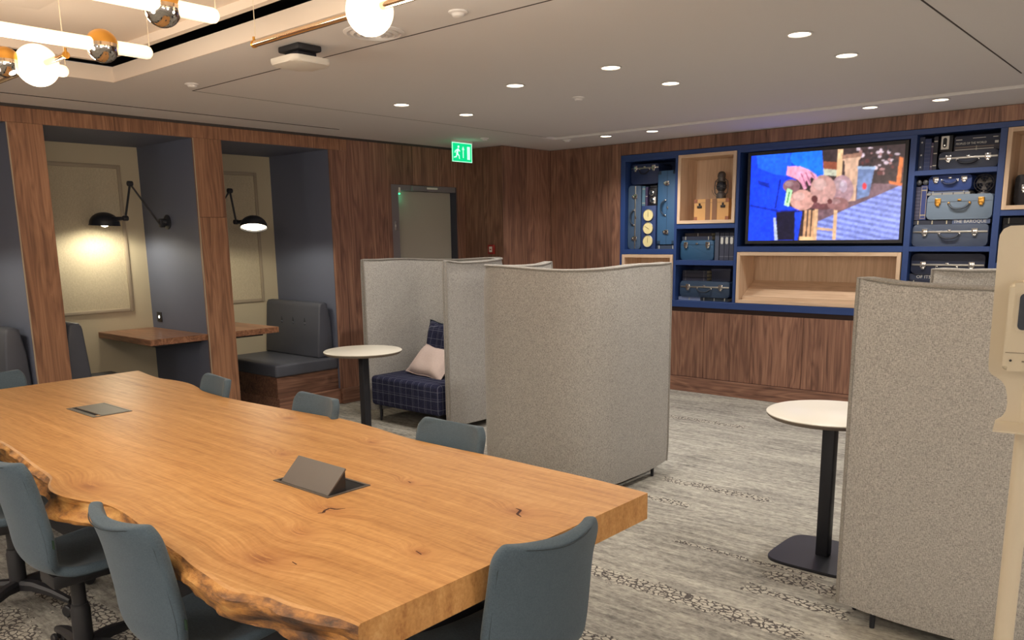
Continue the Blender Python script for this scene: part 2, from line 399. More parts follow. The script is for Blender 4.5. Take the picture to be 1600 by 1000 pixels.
def carpet():
    m, nt, b = mat('carpet_loop')
    tc = node(nt, 'ShaderNodeTexCoord'); P = tc.outputs['Object']
    def nz(scale, det=3, rough=.55, dist=0):
        mp = node(nt, 'ShaderNodeMapping'); mp.inputs['Scale'].default_value = scale; nt.links.new(P, mp.inputs['Vector'])
        n = node(nt, 'ShaderNodeTexNoise'); n.inputs['Scale'].default_value = 1; n.inputs['Detail'].default_value = det; n.inputs['Roughness'].default_value = rough; n.inputs['Distortion'].default_value = dist
        nt.links.new(mp.outputs[0], n.inputs['Vector']); return n.outputs[0]
    s1 = nz((2.2, 18, 1), 6, .7, 1.2); s2 = nz((14, 44, 1), 4, .65, 1.5); s3 = nz((26, 34, 30), 4, .7); s4 = nz((.5, 2.2, 1), 2)
    f = mth(nt, 'ADD', mth(nt, 'MULTIPLY', s1, .36), mth(nt, 'ADD', mth(nt, 'MULTIPLY', s2, .22), mth(nt, 'ADD', mth(nt, 'MULTIPLY', s3, .26), mth(nt, 'MULTIPLY', s4, .16))))
    r = ramp(nt, [(.38, srgb(100, 97, 94)), (.46, srgb(136, 133, 127)), (.53, srgb(164, 161, 152)), (.62, srgb(192, 188, 177))]); nt.links.new(f, r.inputs[0])
    # planks, 25 cm wide, each a little different
    sep = node(nt, 'ShaderNodeSeparateXYZ'); nt.links.new(P, sep.inputs[0])
    row = mth(nt, 'FLOOR', mth(nt, 'DIVIDE', sep.outputs[1], .25))
    colx = mth(nt, 'FLOOR', mth(nt, 'ADD', sep.outputs[0], mth(nt, 'MULTIPLY', row, .37)))
    cb = node(nt, 'ShaderNodeCombineXYZ'); nt.links.new(row, cb.inputs[0]); nt.links.new(colx, cb.inputs[1])
    wn = node(nt, 'ShaderNodeTexWhiteNoise', noise_dimensions='2D'); nt.links.new(cb.outputs[0], wn.inputs['Vector'])
    hsv = node(nt, 'ShaderNodeHueSaturation'); nt.links.new(r.outputs[0], hsv.inputs['Color'])
    nt.links.new(mth(nt, 'ADD', mth(nt, 'MULTIPLY', wn.outputs[0], .12), .94), hsv.inputs['Value'])
    # pebble print, in bands along the planks
    vo = node(nt, 'ShaderNodeTexVoronoi', feature='DISTANCE_TO_EDGE'); vo.inputs['Scale'].default_value = 1
    mp = node(nt, 'ShaderNodeMapping'); mp.inputs['Scale'].default_value = (30, 42, 1); nt.links.new(P, mp.inputs['Vector'])
    wob = node(nt, 'ShaderNodeTexNoise'); wob.inputs['Scale'].default_value = 40; nt.links.new(P, wob.inputs['Vector'])
    va = node(nt, 'ShaderNodeVectorMath', operation='ADD'); nt.links.new(mp.outputs[0], va.inputs[0]); 
    vs = node(nt, 'ShaderNodeVectorMath', operation='SCALE'); vs.inputs['Scale'].default_value = .8; nt.links.new(wob.outputs['Color'], vs.inputs[0]); nt.links.new(vs.outputs[0], va.inputs[1])
    nt.links.new(va.outputs[0], vo.inputs['Vector'])
    edge = mth(nt, 'LESS_THAN', mth(nt, 'ADD', vo.outputs['Distance'], mth(nt, 'MULTIPLY', nz((45, 45, 1), 2), .22)), .215)
    ragn = nz((7, 22, 1), 3, .7)
    bands = [(-1.66, 3.01, .62, .075), (-1.25, 3.30, .25, .05), (-2.3, 4.53, .40, .065), (-2.42, 4.14, .2, .05), (-1.65, 3.60, .42, .025), (-1.25, 3.50, .26, .07),
             (-1.65, 2.45, .5, .08), (-3.9, .95, 1.3, .14), (-2.9, .75, .8, .10), (-3.2, 1.25, .9, .10), (-.6, 4.4, .5, .07), (-3.3, 6.2, .5, .06), (-4.4, 3.4, .8, .08), (-.9, 2.2, .6, .08)]
    msk = None
    for bx_, by_, hx, hy in bands:
        ax = mth(nt, 'DIVIDE', mth(nt, 'ABSOLUTE', mth(nt, 'SUBTRACT', sep.outputs[0], bx_)), hx)
        ay = mth(nt, 'DIVIDE', mth(nt, 'ABSOLUTE', mth(nt, 'SUBTRACT', sep.outputs[1], by_)), hy)
        q = mth(nt, 'SUBTRACT', 1.35, mth(nt, 'MAXIMUM', mth(nt, 'POWER', ax, 3.0), ay))
        msk = q if msk is None else mth(nt, 'MAXIMUM', msk, q)
    msk = mth(nt, 'MAXIMUM', msk, 0)
    rag = mth(nt, 'GREATER_THAN', mth(nt, 'ADD', mth(nt, 'MULTIPLY', msk, .42), ragn), .76)
    peb = mth(nt, 'MULTIPLY', edge, rag)
    c = mixc(nt, mth(nt, 'MULTIPLY', rag, .30), hsv.outputs[0], srgb(222, 214, 198))
    c = mixc(nt, mth(nt, 'MULTIPLY', peb, .88), c, srgb(62, 58, 60))
    nt.links.new(c, b.inputs['Base Color']); b.inputs['Roughness'].default_value = .95; b.inputs['Specular IOR Level'].default_value = .1
    bp = node(nt, 'ShaderNodeBump'); bp.inputs['Strength'].default_value = .5; bp.inputs['Distance'].default_value = .003
    nt.links.new(mth(nt, 'SUBTRACT', f, mth(nt, 'MULTIPLY', peb, .3)), bp.inputs['Height']); nt.links.new(bp.outputs[0], b.inputs['Normal'])
    return m
carpet_m = carpet()

# ================================================================== THE ROOM
X1, Y0 = 2.4, -2.6        # right wall and the wall behind the camera
JY, JX = 6.53, -5.80      # the jog
BD = -7.345               # back of the booths
bm = bmesh.new(); BX(bm, (BD-.1, Y0, -.1), (X1, YB+.6, 0)); struct('floor', bm, carpet_m)
# ceiling with the coffer hole
CX0, CX1, CY0, CY1 = -5.12, 1.2, .55, 2.29
bm = bmesh.new()
ZT = 2.600
BX(bm, (XW-.05, Y0, ZC), (CX0, YB+.02, ZT)); BX(bm, (CX0, CY1, ZC), (X1, 6.33, ZT)); BX(bm, (CX0, Y0, ZC), (X1, CY0, ZT)); BX(bm, (CX1, CY0, ZC), (X1, CY1, ZT))
BX(bm, (CX0, 6.33, ZC+.022), (X1, 6.56, ZT)); BX(bm, (CX0, 6.56, ZC), (X1, YB+.02, ZT))
ceiling = struct('ceiling', bm, ceil_m)
bm = bmesh.new(); BX(bm, (XW-.05, Y0, 2.86), (X1, YB+.02, 2.95)); struct('ceiling_deck', bm, dark_gap, ceiling)
# fascia of the coffer, and the floating inner tray
bm = bmesh.new(); t = .006
BX(bm, (CX0-.001, CY0, ZC-.001), (CX0+t, CY1, ZT)); BX(bm, (CX0, CY1-t, ZC-.001), (CX1, CY1+.001, ZT)); BX(bm, (CX0, CY0-.001, ZC-.001), (CX1, CY0+t, ZT)); BX(bm, (CX1-t, CY0, ZC-.001), (CX1+.001, CY1, ZT))
struct('coffer_fascia', bm, coffer_m, ceiling)
bm = bmesh.new(); ins = .095; a0, a1, b0, b1 = CX0+ins, CX1-ins, CY0+ins, CY1-ins; L = .035; z0, z1 = 2.603, 2.645
BX(bm, (a0, b0, z0), (a0+L, b1, z1)); BX(bm, (a1-L, b0, z0), (a1, b1, z1)); BX(bm, (a0+L, b0, z0), (a1-L, b0+L, z1)); BX(bm, (a0+L, b1-L, z0), (a1-L, b1, z1))
struct('coffer_lip', bm, coffer_m, ceiling)
bm = bmesh.new(); BX(bm, (a0, b0, z1), (a1, b1, z1+.03)); struct('coffer_tray', bm, coffer_m, ceiling)
# shadow lines of the plasterboard rafts and the slot diffuser
def line(name, lo, hi, m=ceil_line):
    b_ = bmesh.new(); BX(b_, lo, hi); return struct(name, b_, m, ceiling)
g = .004
line('panel_joint', (-5.06, 2.75-g, ZC-.0015), (X1, 2.75+g, ZC+.01))
line('panel_joint', (-5.06-.002, 2.75, ZC-.001), (-5.06+.002, 6.33, ZC+.01))
line('panel_joint', (-1.065-g, 2.9, ZC-.0015), (-1.065+g, 5.95, ZC+.01))
line('slot_diffuser', (-5.93-.007, Y0, ZC-.002), (-5.93+.007, 4.55, ZC+.01), dark_gap)
line('shadow_joint', (XW, Y0, ZC-.02), (XW+.012, JY, ZC+.01), ceil_line)

# booth wall: header, columns, booths
OP = [(-2.45, -1.36), (-.245, .845), (.98, 2.087), (2.315, 3.423), (3.668, 4.752)]
OP = [(-.27, .82), (.98, 2.087), (2.315, 3.423), (3.668, 4.752)]
ZH = 2.395
wl = bmesh.new(); BX(wl, (XW-.35, -.27, ZH+.006), (XW-.03, JY, ZC+.06)); BX(wl, (XW-.35, Y0, 0), (XW-.03, -.31, ZC+.06))
BX(wl, (XW-.35, 4.80, 0), (XW-.03, 5.47, ZC+.06)); BX(wl, (XW-.35, 6.41, 0), (XW-.03, JY+.1, ZC+.06)); BX(wl, (XW-.35, 5.47, 2.12), (XW-.03, 6.41, ZC+.06))
wall_left = struct('wall_left', wl, dark_gap)
# walnut veneer boards of the header and columns
def board(name, lo, hi, m, parent=wall_left, bev=.0015):
    return boxo(name, lo, hi, m, parent, bev, 1)
cut = [-.30, .35, 1.30, 2.06, 2.78, 3.40, 3.95, 4.52, 4.95]
for a, b_ in zip(cut, cut[1:]): board('header_board', (XW-.028, a+.0008, ZH), (XW, b_-.0008, ZC-.003), walnut_light)
for (o0, o1), (p0, p1) in zip(OP, OP[1:]):
    zc = {1.98: 0}.get(p0, 1.62)
    if p0 > 3.6:
        board('column_board', (XW-.028, o1, .0), (XW, p0, 1.77), walnut_light); board('column_board', (XW-.028, o1, 1.772), (XW, p0, ZH-.001), walnut_light)
    else: board('column_board', (XW-.028, o1, .0), (XW, p0, ZH-.001), walnut_light)
board('column_board', (XW-.028, Y0, 0), (XW, -.27, ZH-.001), walnut_light)
# thin brass bead on the near arris of each column
for (o0, o1) in OP[:3]:
    board('brass_bead', (XW-.002, o1-.006, .0), (XW+.003, o1+.001, ZH-.002), mould_m, bev=0)
ys = [4.752, 4.95, 5.22, 5.478]
for a, b_ in zip(ys, ys[1:]): board('wall_board', (XW-.028, a+.001, .15), (XW, b_-.001, ZH-.001 if a < 4.9 else ZC-.003), walnut_v)
for a, b_ in ((5.478, 5.78), (5.782, 6.08), (6.082, 6.397)): board('wall_board', (XW-.028, a+.001, 2.112), (XW, b_-.001, ZC-.003), walnut_v)
board('wall_board', (XW-.028, 6.40, .15), (XW, JY, ZC-.003), walnut_v)
# booth shells
def slab(name, lo, hi, m, parent): return boxo(name, lo, hi, m, parent)
for k, (o0, o1) in enumerate(OP):
    bmx = bmesh.new(); BX(bmx, (BD-.05, o0-.07, 0), (BD-.004, o1+.07, ZH+.05)); bw = struct('wall_booth_%d' % (k+1), bmx, cream)
    slab('painted_wall', (BD-.004, o0, 0), (BD, o1, ZH), cream, bw)
    # moulded frame and woven infill
    f0, f1, g0, g1 = o0+.165, o1-.165, .97, 2.235
    slab('woven_panel', (BD-.001, f0+.03, g0+.03), (BD+.004, f1-.03, g1-.03), linen, bw)
    fb = bmesh.new()
    for lo, hi in (((BD, f0, g0), (BD+.018, f0+.032, g1)), ((BD, f1-.032, g0), (BD+.018, f1, g1)), ((BD, f0+.032, g0), (BD+.018, f1-.032, g0+.032)), ((BD, f0+.032, g1-.032), (BD+.018, f1-.032, g1))): BX(fb, lo, hi, .006)
    obj('picture_moulding', fb, mould_m, bw)
    slab('soffit', (BD, o0, ZH), (XW-.03, o1, ZH+.012), booth_dark, bw)
    slab('side_panel', (BD, o0-.02, 0), (XW-.028, o0, ZH), booth_dark, bw)
    slab('side_panel', (BD, o1, 0), (XW-.028, o1+.02, ZH), booth_dark, bw)
# wall beyond the door, jog, back wall
bm = bmesh.new(); BX(bm, (XW-.05, JY+.03, 0), (JX-.03, YB+.6, ZC+.06)); wj = struct('wall_jog', bm, dark_gap)
for a, b_ in ((XW, -6.08), (-6.08, JX)): board('wall_board', (a+.001, JY, .15), (b_-.001, JY+.028, ZC-.003), walnut_v, wj)
for a, b_ in ((JY, 6.93), (6.93, YB)): board('wall_board', (JX-.028, a+.001, .15), (JX, b_-.001, ZC-.003), walnut_v, wj)
UX0, UX1 = -4.865, -.60      # shelving recess in the back wall
bm = bmesh.new(); BX(bm, (JX-.03, YB+.03, 0), (UX0, YB+.6, ZC+.06)); BX(bm, (UX0, YB+.03, 2.40), (X1, YB+.6, ZC+.06)); BX(bm, (UX0, YB+.45, 0), (UX1, YB+.6, 2.40)); BX(bm, (UX1, YB+.03, 0), (X1, YB+.6, 2.40))
wall_back = struct('wall_back', bm, dark_gap)
xs = [JX, -5.55, -5.24, -4.98, -4.871]
for a, b_ in zip(xs, xs[1:]): board('wall_board', (a+.001, YB, .15), (b_-.001, YB+.028, ZC-.003), walnut_v, wall_back)
xs = [UX0-.005, -4.4, -3.85, -3.3, -2.7, -2.1, -1.5, -.9, -.3, .3, .9, 1.5, X1]
for a, b_ in zip(xs, xs[1:]): board('header_board', (a+.001, YB, 2.395), (b_-.001, YB+.028, ZC-.003), walnut_v, wall_back)
xs = [UX1+.005, 0, .6, 1.2, 1.8, X1]
for a, b_ in zip(xs, xs[1:]): board('wall_board', (a+.001, YB, .15), (b_-.001, YB+.028, 2.393), walnut_v, wall_back)
# the two walls behind the camera, plain
bm = bmesh.new(); BX(bm, (X1, Y0, 0), (X1+.1, YB+.6, 2.95)); struct('wall_right', bm, ceil_m)
bm = bmesh.new(); BX(bm, (BD-.1, Y0-.1, 0), (X1+.1, Y0, 2.95)); struct('wall_front', bm, ceil_m)
bm = bmesh.new(); BX(bm, (BD-.1, Y0, 0), (BD-.05, YB+.6, 2.95)); BX(bm, (BD-.05, 4.83, 0), (XW-.6, 4.9, 2.95)); struct('wall_outer', bm, cream)
# baseboards
def skirt(name, lo, hi, m):
    b_ = bmesh.new(); BX(b_, lo, hi, .004, 1); return struct(name, b_, m)
skirt('baseboard_left', (XW-.03, 4.752, 0), (XW+.014, 5.478, .15), walnut_y)
skirt('baseboard_left', (XW-.03, 6.40, 0), (XW+.014, JY, .15), walnut_y)
skirt('baseboard_jog', (XW+.014, JY-.014, 0), (JX+.014, JY+.02, .15), walnut_x)
skirt('baseboard_jog_return', (JX-.03, JY+.02, 0), (JX+.014, YB-.014, .15), walnut_y)
skirt('baseboard_back', (JX-.03, YB-.014, 0), (UX0, YB+.02, .15), walnut_x)
# door
bm = bmesh.new(); d0, d1 = 5.478, 6.397
BX(bm, (XW-.14, d0, 0), (XW-.005, d0+.095, 2.11)); BX(bm, (XW-.14, d0+.095, 2.055), (XW-.005, d1-.012, 2.11))
door = struct('door_1', bm, frame_m)
boxo('door_lining', (XW-.14, d1-.012, 0), (XW-.002, d1, 2.11), plain('dark_door_lining', srgb(52, 54, 68), .5), door)
boxo('door_leaf', (XW-.13, d0+.097, .01), (XW-.085, d1-.014, 2.053), door_m, door, .002, 1)
boxo('door_closer', (XW-.004, d0+.26, 2.055), (XW+.030, d0+.46, 2.105), frame_m, door, .006)
boxo('closer_arm', (XW-.004, d0+.46, 2.075), (XW+.022, d0+.62, 2.095), white_plastic, door, .003)
boxo('warning_light', (XW-.03, d0+.10, 2.03), (XW-.002, d0+.125, 2.085), white_plastic, door, .004)
bm = bmesh.new(); LATHE(bm, [(0, -.012), (.01, -.008), (.012, 0), (0, .002)], (XW-.012, d0+.112, 2.026), n=12); obj('green_lamp', bm, green_led, door)
lamp('door_indicator', 'POINT', (XW-.03, d0+.14, 1.995), .12, (.1, 1, .5), .01)
bm = bmesh.new(); BX(bm, (XW-.01, d0+.03, 1.66), (XW-.001, d0+.06, 1.75), .003); BX(bm, (XW-.003, d0+.038, 1.69), (XW+.012, d0+.05, 1.72), .003); obj('keep_plate', bm, steel, door)
# alarm call point on the jog wall
t = thing('alarm_call_point', 'small red alarm call point on the walnut wall right of the door', 'alarm button', (-5.967, JY, 1.45))
boxo('housing', (-.045, -.025, -.05), (.045, 0, .05), red_m, t, .006)
boxo('front_plate', (-.022, -.027, -.028), (.022, -.024, .03), white_plastic, t, .002)
bm = bmesh.new(); BX(bm, (-.012, -.028, -.006), (.012, -.0265, .006)); obj('press_mark', bm, red_m, t)

# ================================================================== BOOTH FURNITURE
def bench(o0, o1, far, label):
    """bench against the far (or near) side of a booth, local x: 0 at booth back -> opening"""
    t = thing('booth_bench', label, 'bench', (BD, o1 if far else o0, 0), 0, None)
    s = -1 if far else 1
    Wd = XW-.03-BD
    def B(name, lo, hi, m, bev=.0, seg=3):
        y0, y1 = sorted((lo[1]*s, hi[1]*s)); return boxo(name, (lo[0], y0, lo[2]), (hi[0], y1, hi[2]), m, t, bev, seg)
    dp = .70
    B('base_panel', (.0, .0, .15), (Wd-.02, dp-.02, .345), walnut_y, .002, 1)
    B('plinth', (.0, .0, .0), (Wd+.012, dp-.012, .15), walnut_y, .003, 1)
    B('seat', (.0, .0, .345), (Wd+.0, dp, .462), leather, .022)
    # wedge backrest
    bmw = bmesh.new()
    prof = [(.004, .46), (.19, .46), (.150, .94), (.143, .965), (.128, .985), (.080, .99), (.052, .975), (.02, .80)]
    PRISM(bmw, [(y*s, z) for y, z in prof], .0, Wd-.06, 'x')
    bmesh.ops.recalc_face_normals(bmw, faces=bmw.faces)
    es = [e for e in bmw.edges if len(e.link_faces) == 2 and e.calc_face_angle(0) > .9]
    bmesh.ops.bevel(bmw, geom=es, offset=.018, segments=3, profile=.5, affect='EDGES')
    back = obj('backrest', bmw, leather, t, ang=50)
    for xx in (Wd*.3, Wd*.5, Wd*.70):
        zz = .78; yy = .168*s
        b2 = bmesh.new(); LATHE(b2, [(0, .010), (.008, .009), (.013, .004), (.014, 0), (.018, -.002)], (xx, yy-.004*s, zz), (0, s, .06), 14); obj('button', b2, leather, t)
        b3 = bmesh.new(); PRISM(b3, [(xx-.012, zz+.012), (xx, zz+.055), (xx+.012, zz+.012)], yy-.006*s, yy-.0025*s, 'y'); obj('tuck_fold', b3, plain('leather_fold', srgb(48, 52, 58), .6) if 'leather_fold' not in bpy.data.materials else bpy.data.materials['leather_fold'], t)
    return t
bench(*OP[3], True, 'charcoal leather booth bench with three buttons, under the shaded wall right of the second column')
bench(*OP[2], False, 'charcoal booth bench facing the wall desk, mostly behind the wide left column')
bench(*OP[1], True, 'charcoal leather booth bench at the far left, left of the wide wooden column')
def desk(o0, o1, far, label, dp=.49):
    t = thing('wall_desk', label, 'desk', (BD, o1 if far else o0, 0)); s = -1 if far else 1
    y = sorted((0, dp*s)); W = XW-.02-BD
    boxo('desktop', (0.0, y[0], .762), (W, y[1], .812), walnut_desk, t, .002, 1)
    boxo('wall_bracket', (.06, min(0, (dp-.09)*s), .735), (W-.12, max(0, (dp-.09)*s), .762), black_metal, t, .002, 1)
desk(*OP[2], True, 'walnut wall desk in the first lit booth, beside the small socket')
desk(*OP[3], False, 'walnut wall desk in front of the three-buttoned bench, half hidden by the column', .44)
desk(*OP[1], False, 'walnut wall desk in the leftmost booth outside the picture edge')
def booth_lamp(pts, mount_y, s, label, tilt=(0, 0)):
    mount, elbow, j1, neck, sc = [Vector(p) for p in pts]
    t = thing('swing_arm_lamp', label, 'lamp', mount)
    L_ = lambda p: p-mount
    bm = bmesh.new(); LATHE(bm, [(0, .0), (.062, .0), (.062, .008), (.045, .018), (.028, .024), (.02, .05), (0, .052)], (0, 0, 0), (0, s, 0), 28); obj('wall_plate', bm, black_metal, t)
    bm = bmesh.new(); BX(bm, (-.014, min(.03*s, .075*s), -.045), (.014, max(.03*s, .075*s), .03), .006); obj('swivel_bracket', bm, black_metal, t)
    a0 = Vector((0, .07*s, -.02))
    bm = bmesh.new(); TUBE(bm, [a0, L_(elbow)], .0075, 10); obj('lower_arm', bm, black_metal, t)
    bm = bmesh.new(); TUBE(bm, [L_(elbow), L_(j1)], .009, 10); obj('upper_arm', bm, black_metal, t)
    for p in (elbow, j1):
        bm = bmesh.new(); q = L_(p); LATHE(bm, [(0, -.02), (.02, -.02), (.022, -.014), (.022, .014), (.02, .02), (0, .02)], q, (0, 1, 0), 20); obj('joint', bm, black_metal, t)
    d = (sc-neck); d.z = 0; d.normalize()
    q0 = L_(j1); q1 = L_(neck)
    bm = bmesh.new(); TUBE(bm, [q0, q0*.6+q1*.4, q1, q1+d*.06], [.008, .016, .020, .026], 14); obj('socket_neck', bm, black_metal, t)
    c = L_(sc); R = .118; prof = []
    for k in range(11):
        a = PI/2*k/10; prof.append((max(R*math.sin(a), 0.0), R*.82*math.cos(a)))
    prof.append((R+.004, -.012)); inner = [(R-.003, -.012), (R-.006, 0)]+[((R-.006)*math.sin(PI/2*k/10), (R*.82-.006)*math.cos(PI/2*k/10)) for k in range(9, -1, -1)]
    bm = bmesh.new(); LATHE(bm, prof+inner, c+Vector((0, 0, -.035)), (d.x*-.06-tilt[0], d.y*-.06-tilt[1], 1), 36); obj('lamp_shade', bm, black_metal, t)
    bm = bmesh.new(); LATHE(bm, [(0, .03), (.02, .028), (.032, .012), (.034, -.004), (.026, -.022), (0, -.032)], c+Vector((0, 0, -.03)), n=20); obj('bulb', bm, bulb_m, t)
    if tilt[0]:
        bm = bmesh.new(); LATHE(bm, [(0, -.004), (R-.010, -.002), (R-.010, .002), (0, .004)], c+Vector((0, 0, -.033)), (d.x*-.06-tilt[0], d.y*-.06-tilt[1], 1), 32); obj('lit_diffuser', bm, lens_m, t)
    lamp('booth_lamp_light', 'SPOT', sc+Vector((0, 0, -.085)), BOOTH_W, (1, .92, .70), .10, (0, 0, 0), math.radians(168), .25)
booth_lamp([(-6.896, 3.423, 1.743), (-6.916, 3.14, 2.054), (-6.882, 3.06, 1.772), (-6.98, 3.03, 1.767), (-7.100, 2.98, 1.765)], 3.423, -1, 'black swing-arm lamp over the desk in the first lit booth, shade seen side-on')
booth_lamp([(-6.86, 3.668, 1.70), (-6.81, 3.98, 2.019), (-6.776, 4.00, 1.744), (-6.72, 4.02, 1.742), (-6.575, 4.05, 1.735)], 3.668, 1, 'black swing-arm lamp in the second booth with its lit opening showing', (.20, -.20))
booth_lamp([(-6.86, .98, 1.70), (-6.81, 1.26, 2.019), (-6.776, 1.28, 1.744), (-6.72, 1.30, 1.742), (-6.575, 1.33, 1.735)], .98, 1, 'black swing-arm lamp in the leftmost booth beyond the picture edge')
# socket switch in booth 1
t = thing('wall_socket', 'small dark wall socket with a lit dot above the wooden wall desk', 'socket', (-7.20, 3.423, .913))
boxo('face_plate', (-.043, -.008, -.043), (.043, 0, .043), black_plastic, t, .003)
bm = bmesh.new(); LATHE(bm, [(0, .004), (.012, .003), (.014, 0)], (0, -.007, 0), (0, -1, 0), 16); obj('lit_dot', bm, plain('lit_dot', (1, 1, 1, 1), .4, emit=(1, 1, .95, 1), es=2.0), t)

# ================================================================== BIG OAK TABLE
near = [(-5.33, 1.10), (-4.9, 1.06), (-4.5, 1.12), (-4.2, 1.09), (-3.934, 1.113), (-3.691, 1.099), (-3.367, 1.063), (-3.151, 1.041), (-3.05, 1.0), (-2.977, .984), (-2.90, .985), (-2.84, .995), (-2.775, 1.012), (-2.684, 1.043), (-2.561, 1.045), (-2.372, 1.024), (-2.202, 1.0), (-2.061, .986), (-1.985, .973), (-1.862, .961), (-1.751, .953), (-1.683, .978), (-1.641, .992), (-1.576, .996), (-1.489, 1.015), (-1.432, 1.03), (-1.36, 1.034)]
far = [(-5.37, 2.372), (-4.986, 2.317), (-4.768, 2.337), (-4.623, 2.335), (-4.45, 2.30), (-4.315, 2.259), (-4.035, 2.237), (-3.768, 2.246), (-3.534, 2.262), (-3.238, 2.283), (-3.079, 2.299), (-2.825, 2.28), (-2.556, 2.243), (-2.285, 2.243), (-2.089, 2.25), (-1.845, 2.249), (-1.588, 2.247), (-1.36, 2.231)]
tbl = thing('conference_table', 'long live-edge honey oak conference table', 'table', (-3.3, 1.6, 0))
def cat(ps, x):
    # smooth interpolation
    X = [p[0] for p in ps]; Y = [p[1] for p in ps]
    i = max(0, min(len(X)-2, next((k for k in range(len(X)-1) if x <= X[k+1]), len(X)-2)))
    t = (x-X[i])/(X[i+1]-X[i]); 
    m0 = (Y[i+1]-Y[max(i-1, 0)])/(X[i+1]-X[max(i-1, 0)]); m1 = (Y[min(i+2, len(X)-1)]-Y[i])/(X[min(i+2, len(X)-1)]-X[i]); hh = X[i+1]-X[i]
    return (2*t**3-3*t**2+1)*Y[i]+(t**3-2*t**2+t)*hh*m0+(-2*t**3+3*t**2)*Y[i+1]+(t**3-t**2)*hh*m1
bm = bmesh.new(); N = 240; rings = []
rnd = random.Random(2)
def wn(x, k):
    return (math.sin(x*7.3+k*1.7)+.6*math.sin(x*17.1+k*2.9+1)+.4*math.sin(x*39+k*4.1)+.25*math.sin(x*83+k*3.3))
TH = .09
for i in range(N+1):
    u = i/N
    xn = -5.33+u*(5.33-1.36); xf = -5.37+u*(5.37-1.36)
    yn = cat(near, xn); yf = cat(far, xf)
    w0 = min(1, min(u, 1-u)*40)
    ring = [(xn, yn, .7405), (xn, yn-.006-.003*w0, .736)]
    for j, zz in enumerate((.724, .708, .690, .672, .657, .651)):
        o_ = (.010+.007*wn(xn, j*.55)+.012*math.sin(j*1.1+xn*3))*w0 + (-.012 if j == 5 else 0)
        ring.append((xn, yn-.008-o_, zz))
    ring += [(xf, yf, .651)]
    for j, zz in enumerate((.668, .69, .715, .733)):
        ring.append((xf, yf+(.006+.004*wn(xf, j*.6+9))*w0, zz))
    ring += [(xf, yf, .7405)]
    rings.append([bm.verts.new((x+3.3, y-1.6, z)) for x, y, z in ring])
for i in range(N):
    a, b_ = rings[i], rings[i+1]; n = len(a)
    for k in range(n):
        f = bm.faces.new((a[k], a[(k+1) % n], b_[(k+1) % n], b_[k]))
        f.material_index = 1 if (1 <= k <= 6 or 8 <= k <= 12) else 0
f = bm.faces.new(rings[0]); f2 = bm.faces.new(rings[-1][::-1])
top = obj('tabletop', bm, [oak_top, bark_m], tbl, ang=40)
for p_ in top.data.polygons:      # the flat faces stay flat
    if p_.material_index == 0: p_.use_smooth = False
# object texture coordinates of the table are local: shift the knots' frame
top.data.transform(Matrix.Translation((-3.3, 1.6, 0))); top.location = (3.3, -1.6, 0)
for xx in (-5.02, -1.72):
    boxo('leg', (xx-.05+3.3, -.40, 0), (xx+.05+3.3, .40, .651), black_metal, tbl, .004)
boxo('spine_panel', (-4.97+3.3, -.14, .10), (-1.77+3.3, .14, .651), black_metal, tbl, .004)
# cracks
crack_m = plain('dark_crack', srgb(74, 44, 34), .9)
for pts in ([(-2.02, 1.50), (-2.035, 1.475), (-2.06, 1.468), (-2.055, 1.445), (-2.04, 1.43), (-2.05, 1.415)], [(-2.08, 1.82), (-2.06, 1.812)], [(-1.60, 1.84), (-1.575, 1.835), (-1.56, 1.80), (-1.535, 1.79)], [(-1.58, 1.40), (-1.55, 1.392)], [(-1.78, 1.14), (-1.755, 1.137)]):
    b_ = bmesh.new()
    for k in range(len(pts)-1):
        (xa, ya), (xb, yb) = pts[k], pts[k+1]; dx, dy = xb-xa, yb-ya; l = math.hypot(dx, dy); nx, ny = -dy/l*.0045, dx/l*.0045
        w1 = 1 if k else .3; w2 = .4 if k == len(pts)-2 else 1
        vs = [b_.verts.new(v) for v in ((xa+nx*w1+3.3, ya+ny*w1-1.6, .7408), (xa-nx*w1+3.3, ya-ny*w1-1.6, .7408), (xb-nx*w2+3.3, yb-ny*w2-1.6, .7408), (xb+nx*w2+3.3, yb+ny*w2-1.6, .7408))]
        b_.faces.new(vs)
    obj('grain_crack', b_, crack_m, tbl)
# power boxes
box_m = plain('grey_anodised', srgb(104, 98, 94), .45, .3)
def power_box(x0, x1, y0, y1, opened, label):
    t = thing('power_box', label, 'socket box', (x0, y0, .7408)); W, D = x1-x0, y1-y0
    bm = bmesh.new()
    for lo, hi in (((0, 0, -.001), (W, .010, .003)), ((0, D-.010, -.001), (W, D, .003)), ((0, .01, -.001), (.010, D-.01, .003)), ((W-.010, .01, -.001), (W, D-.01, .003))): BX(bm, lo, hi)
    obj('rim', bm, box_m, t)
    if opened:
        boxo('well', (.01, .01, -.0005), (W-.01, D-.01, .0006), dark_gap, t)
        bm = bmesh.new(); x_0, x_1 = .035, W-.012
        PRISM(bm, [(.010, .004), (.088, .080), (.090, .076), (.086, .070), (.013, .001)], x_0, x_1, 'x'); obj('lid', bm, box_m, t, ang=20)
        bm = bmesh.new(); PRISM(bm, [(.012, .001), (.084, .070), (.088, .072), (.088, .001)], x_0+.004, x_1-.004, 'x'); obj('socket_block', bm, black_plastic, t, ang=20)
    else:
        boxo('lid', (.012, .045, .0008), (W-.012, D-.012, .0035), box_m, t, .001, 1)
        boxo('flap', (.012, .012, .0005), (W-.05, .042, .0015), dark_gap, t)
        boxo('lid_edge', (.012, .0125, .001), (W-.012, .022, .0035), box_m, t, .001, 1)
    return t
power_box(-4.41, -4.08, 1.563, 1.752, False, 'flush grey socket box with its lid shut, at the far left of the oak tabletop')
power_box(-2.465, -2.147, 1.524, 1.704, True, 'grey socket box with raised wedge lid in the middle of the oak tabletop')

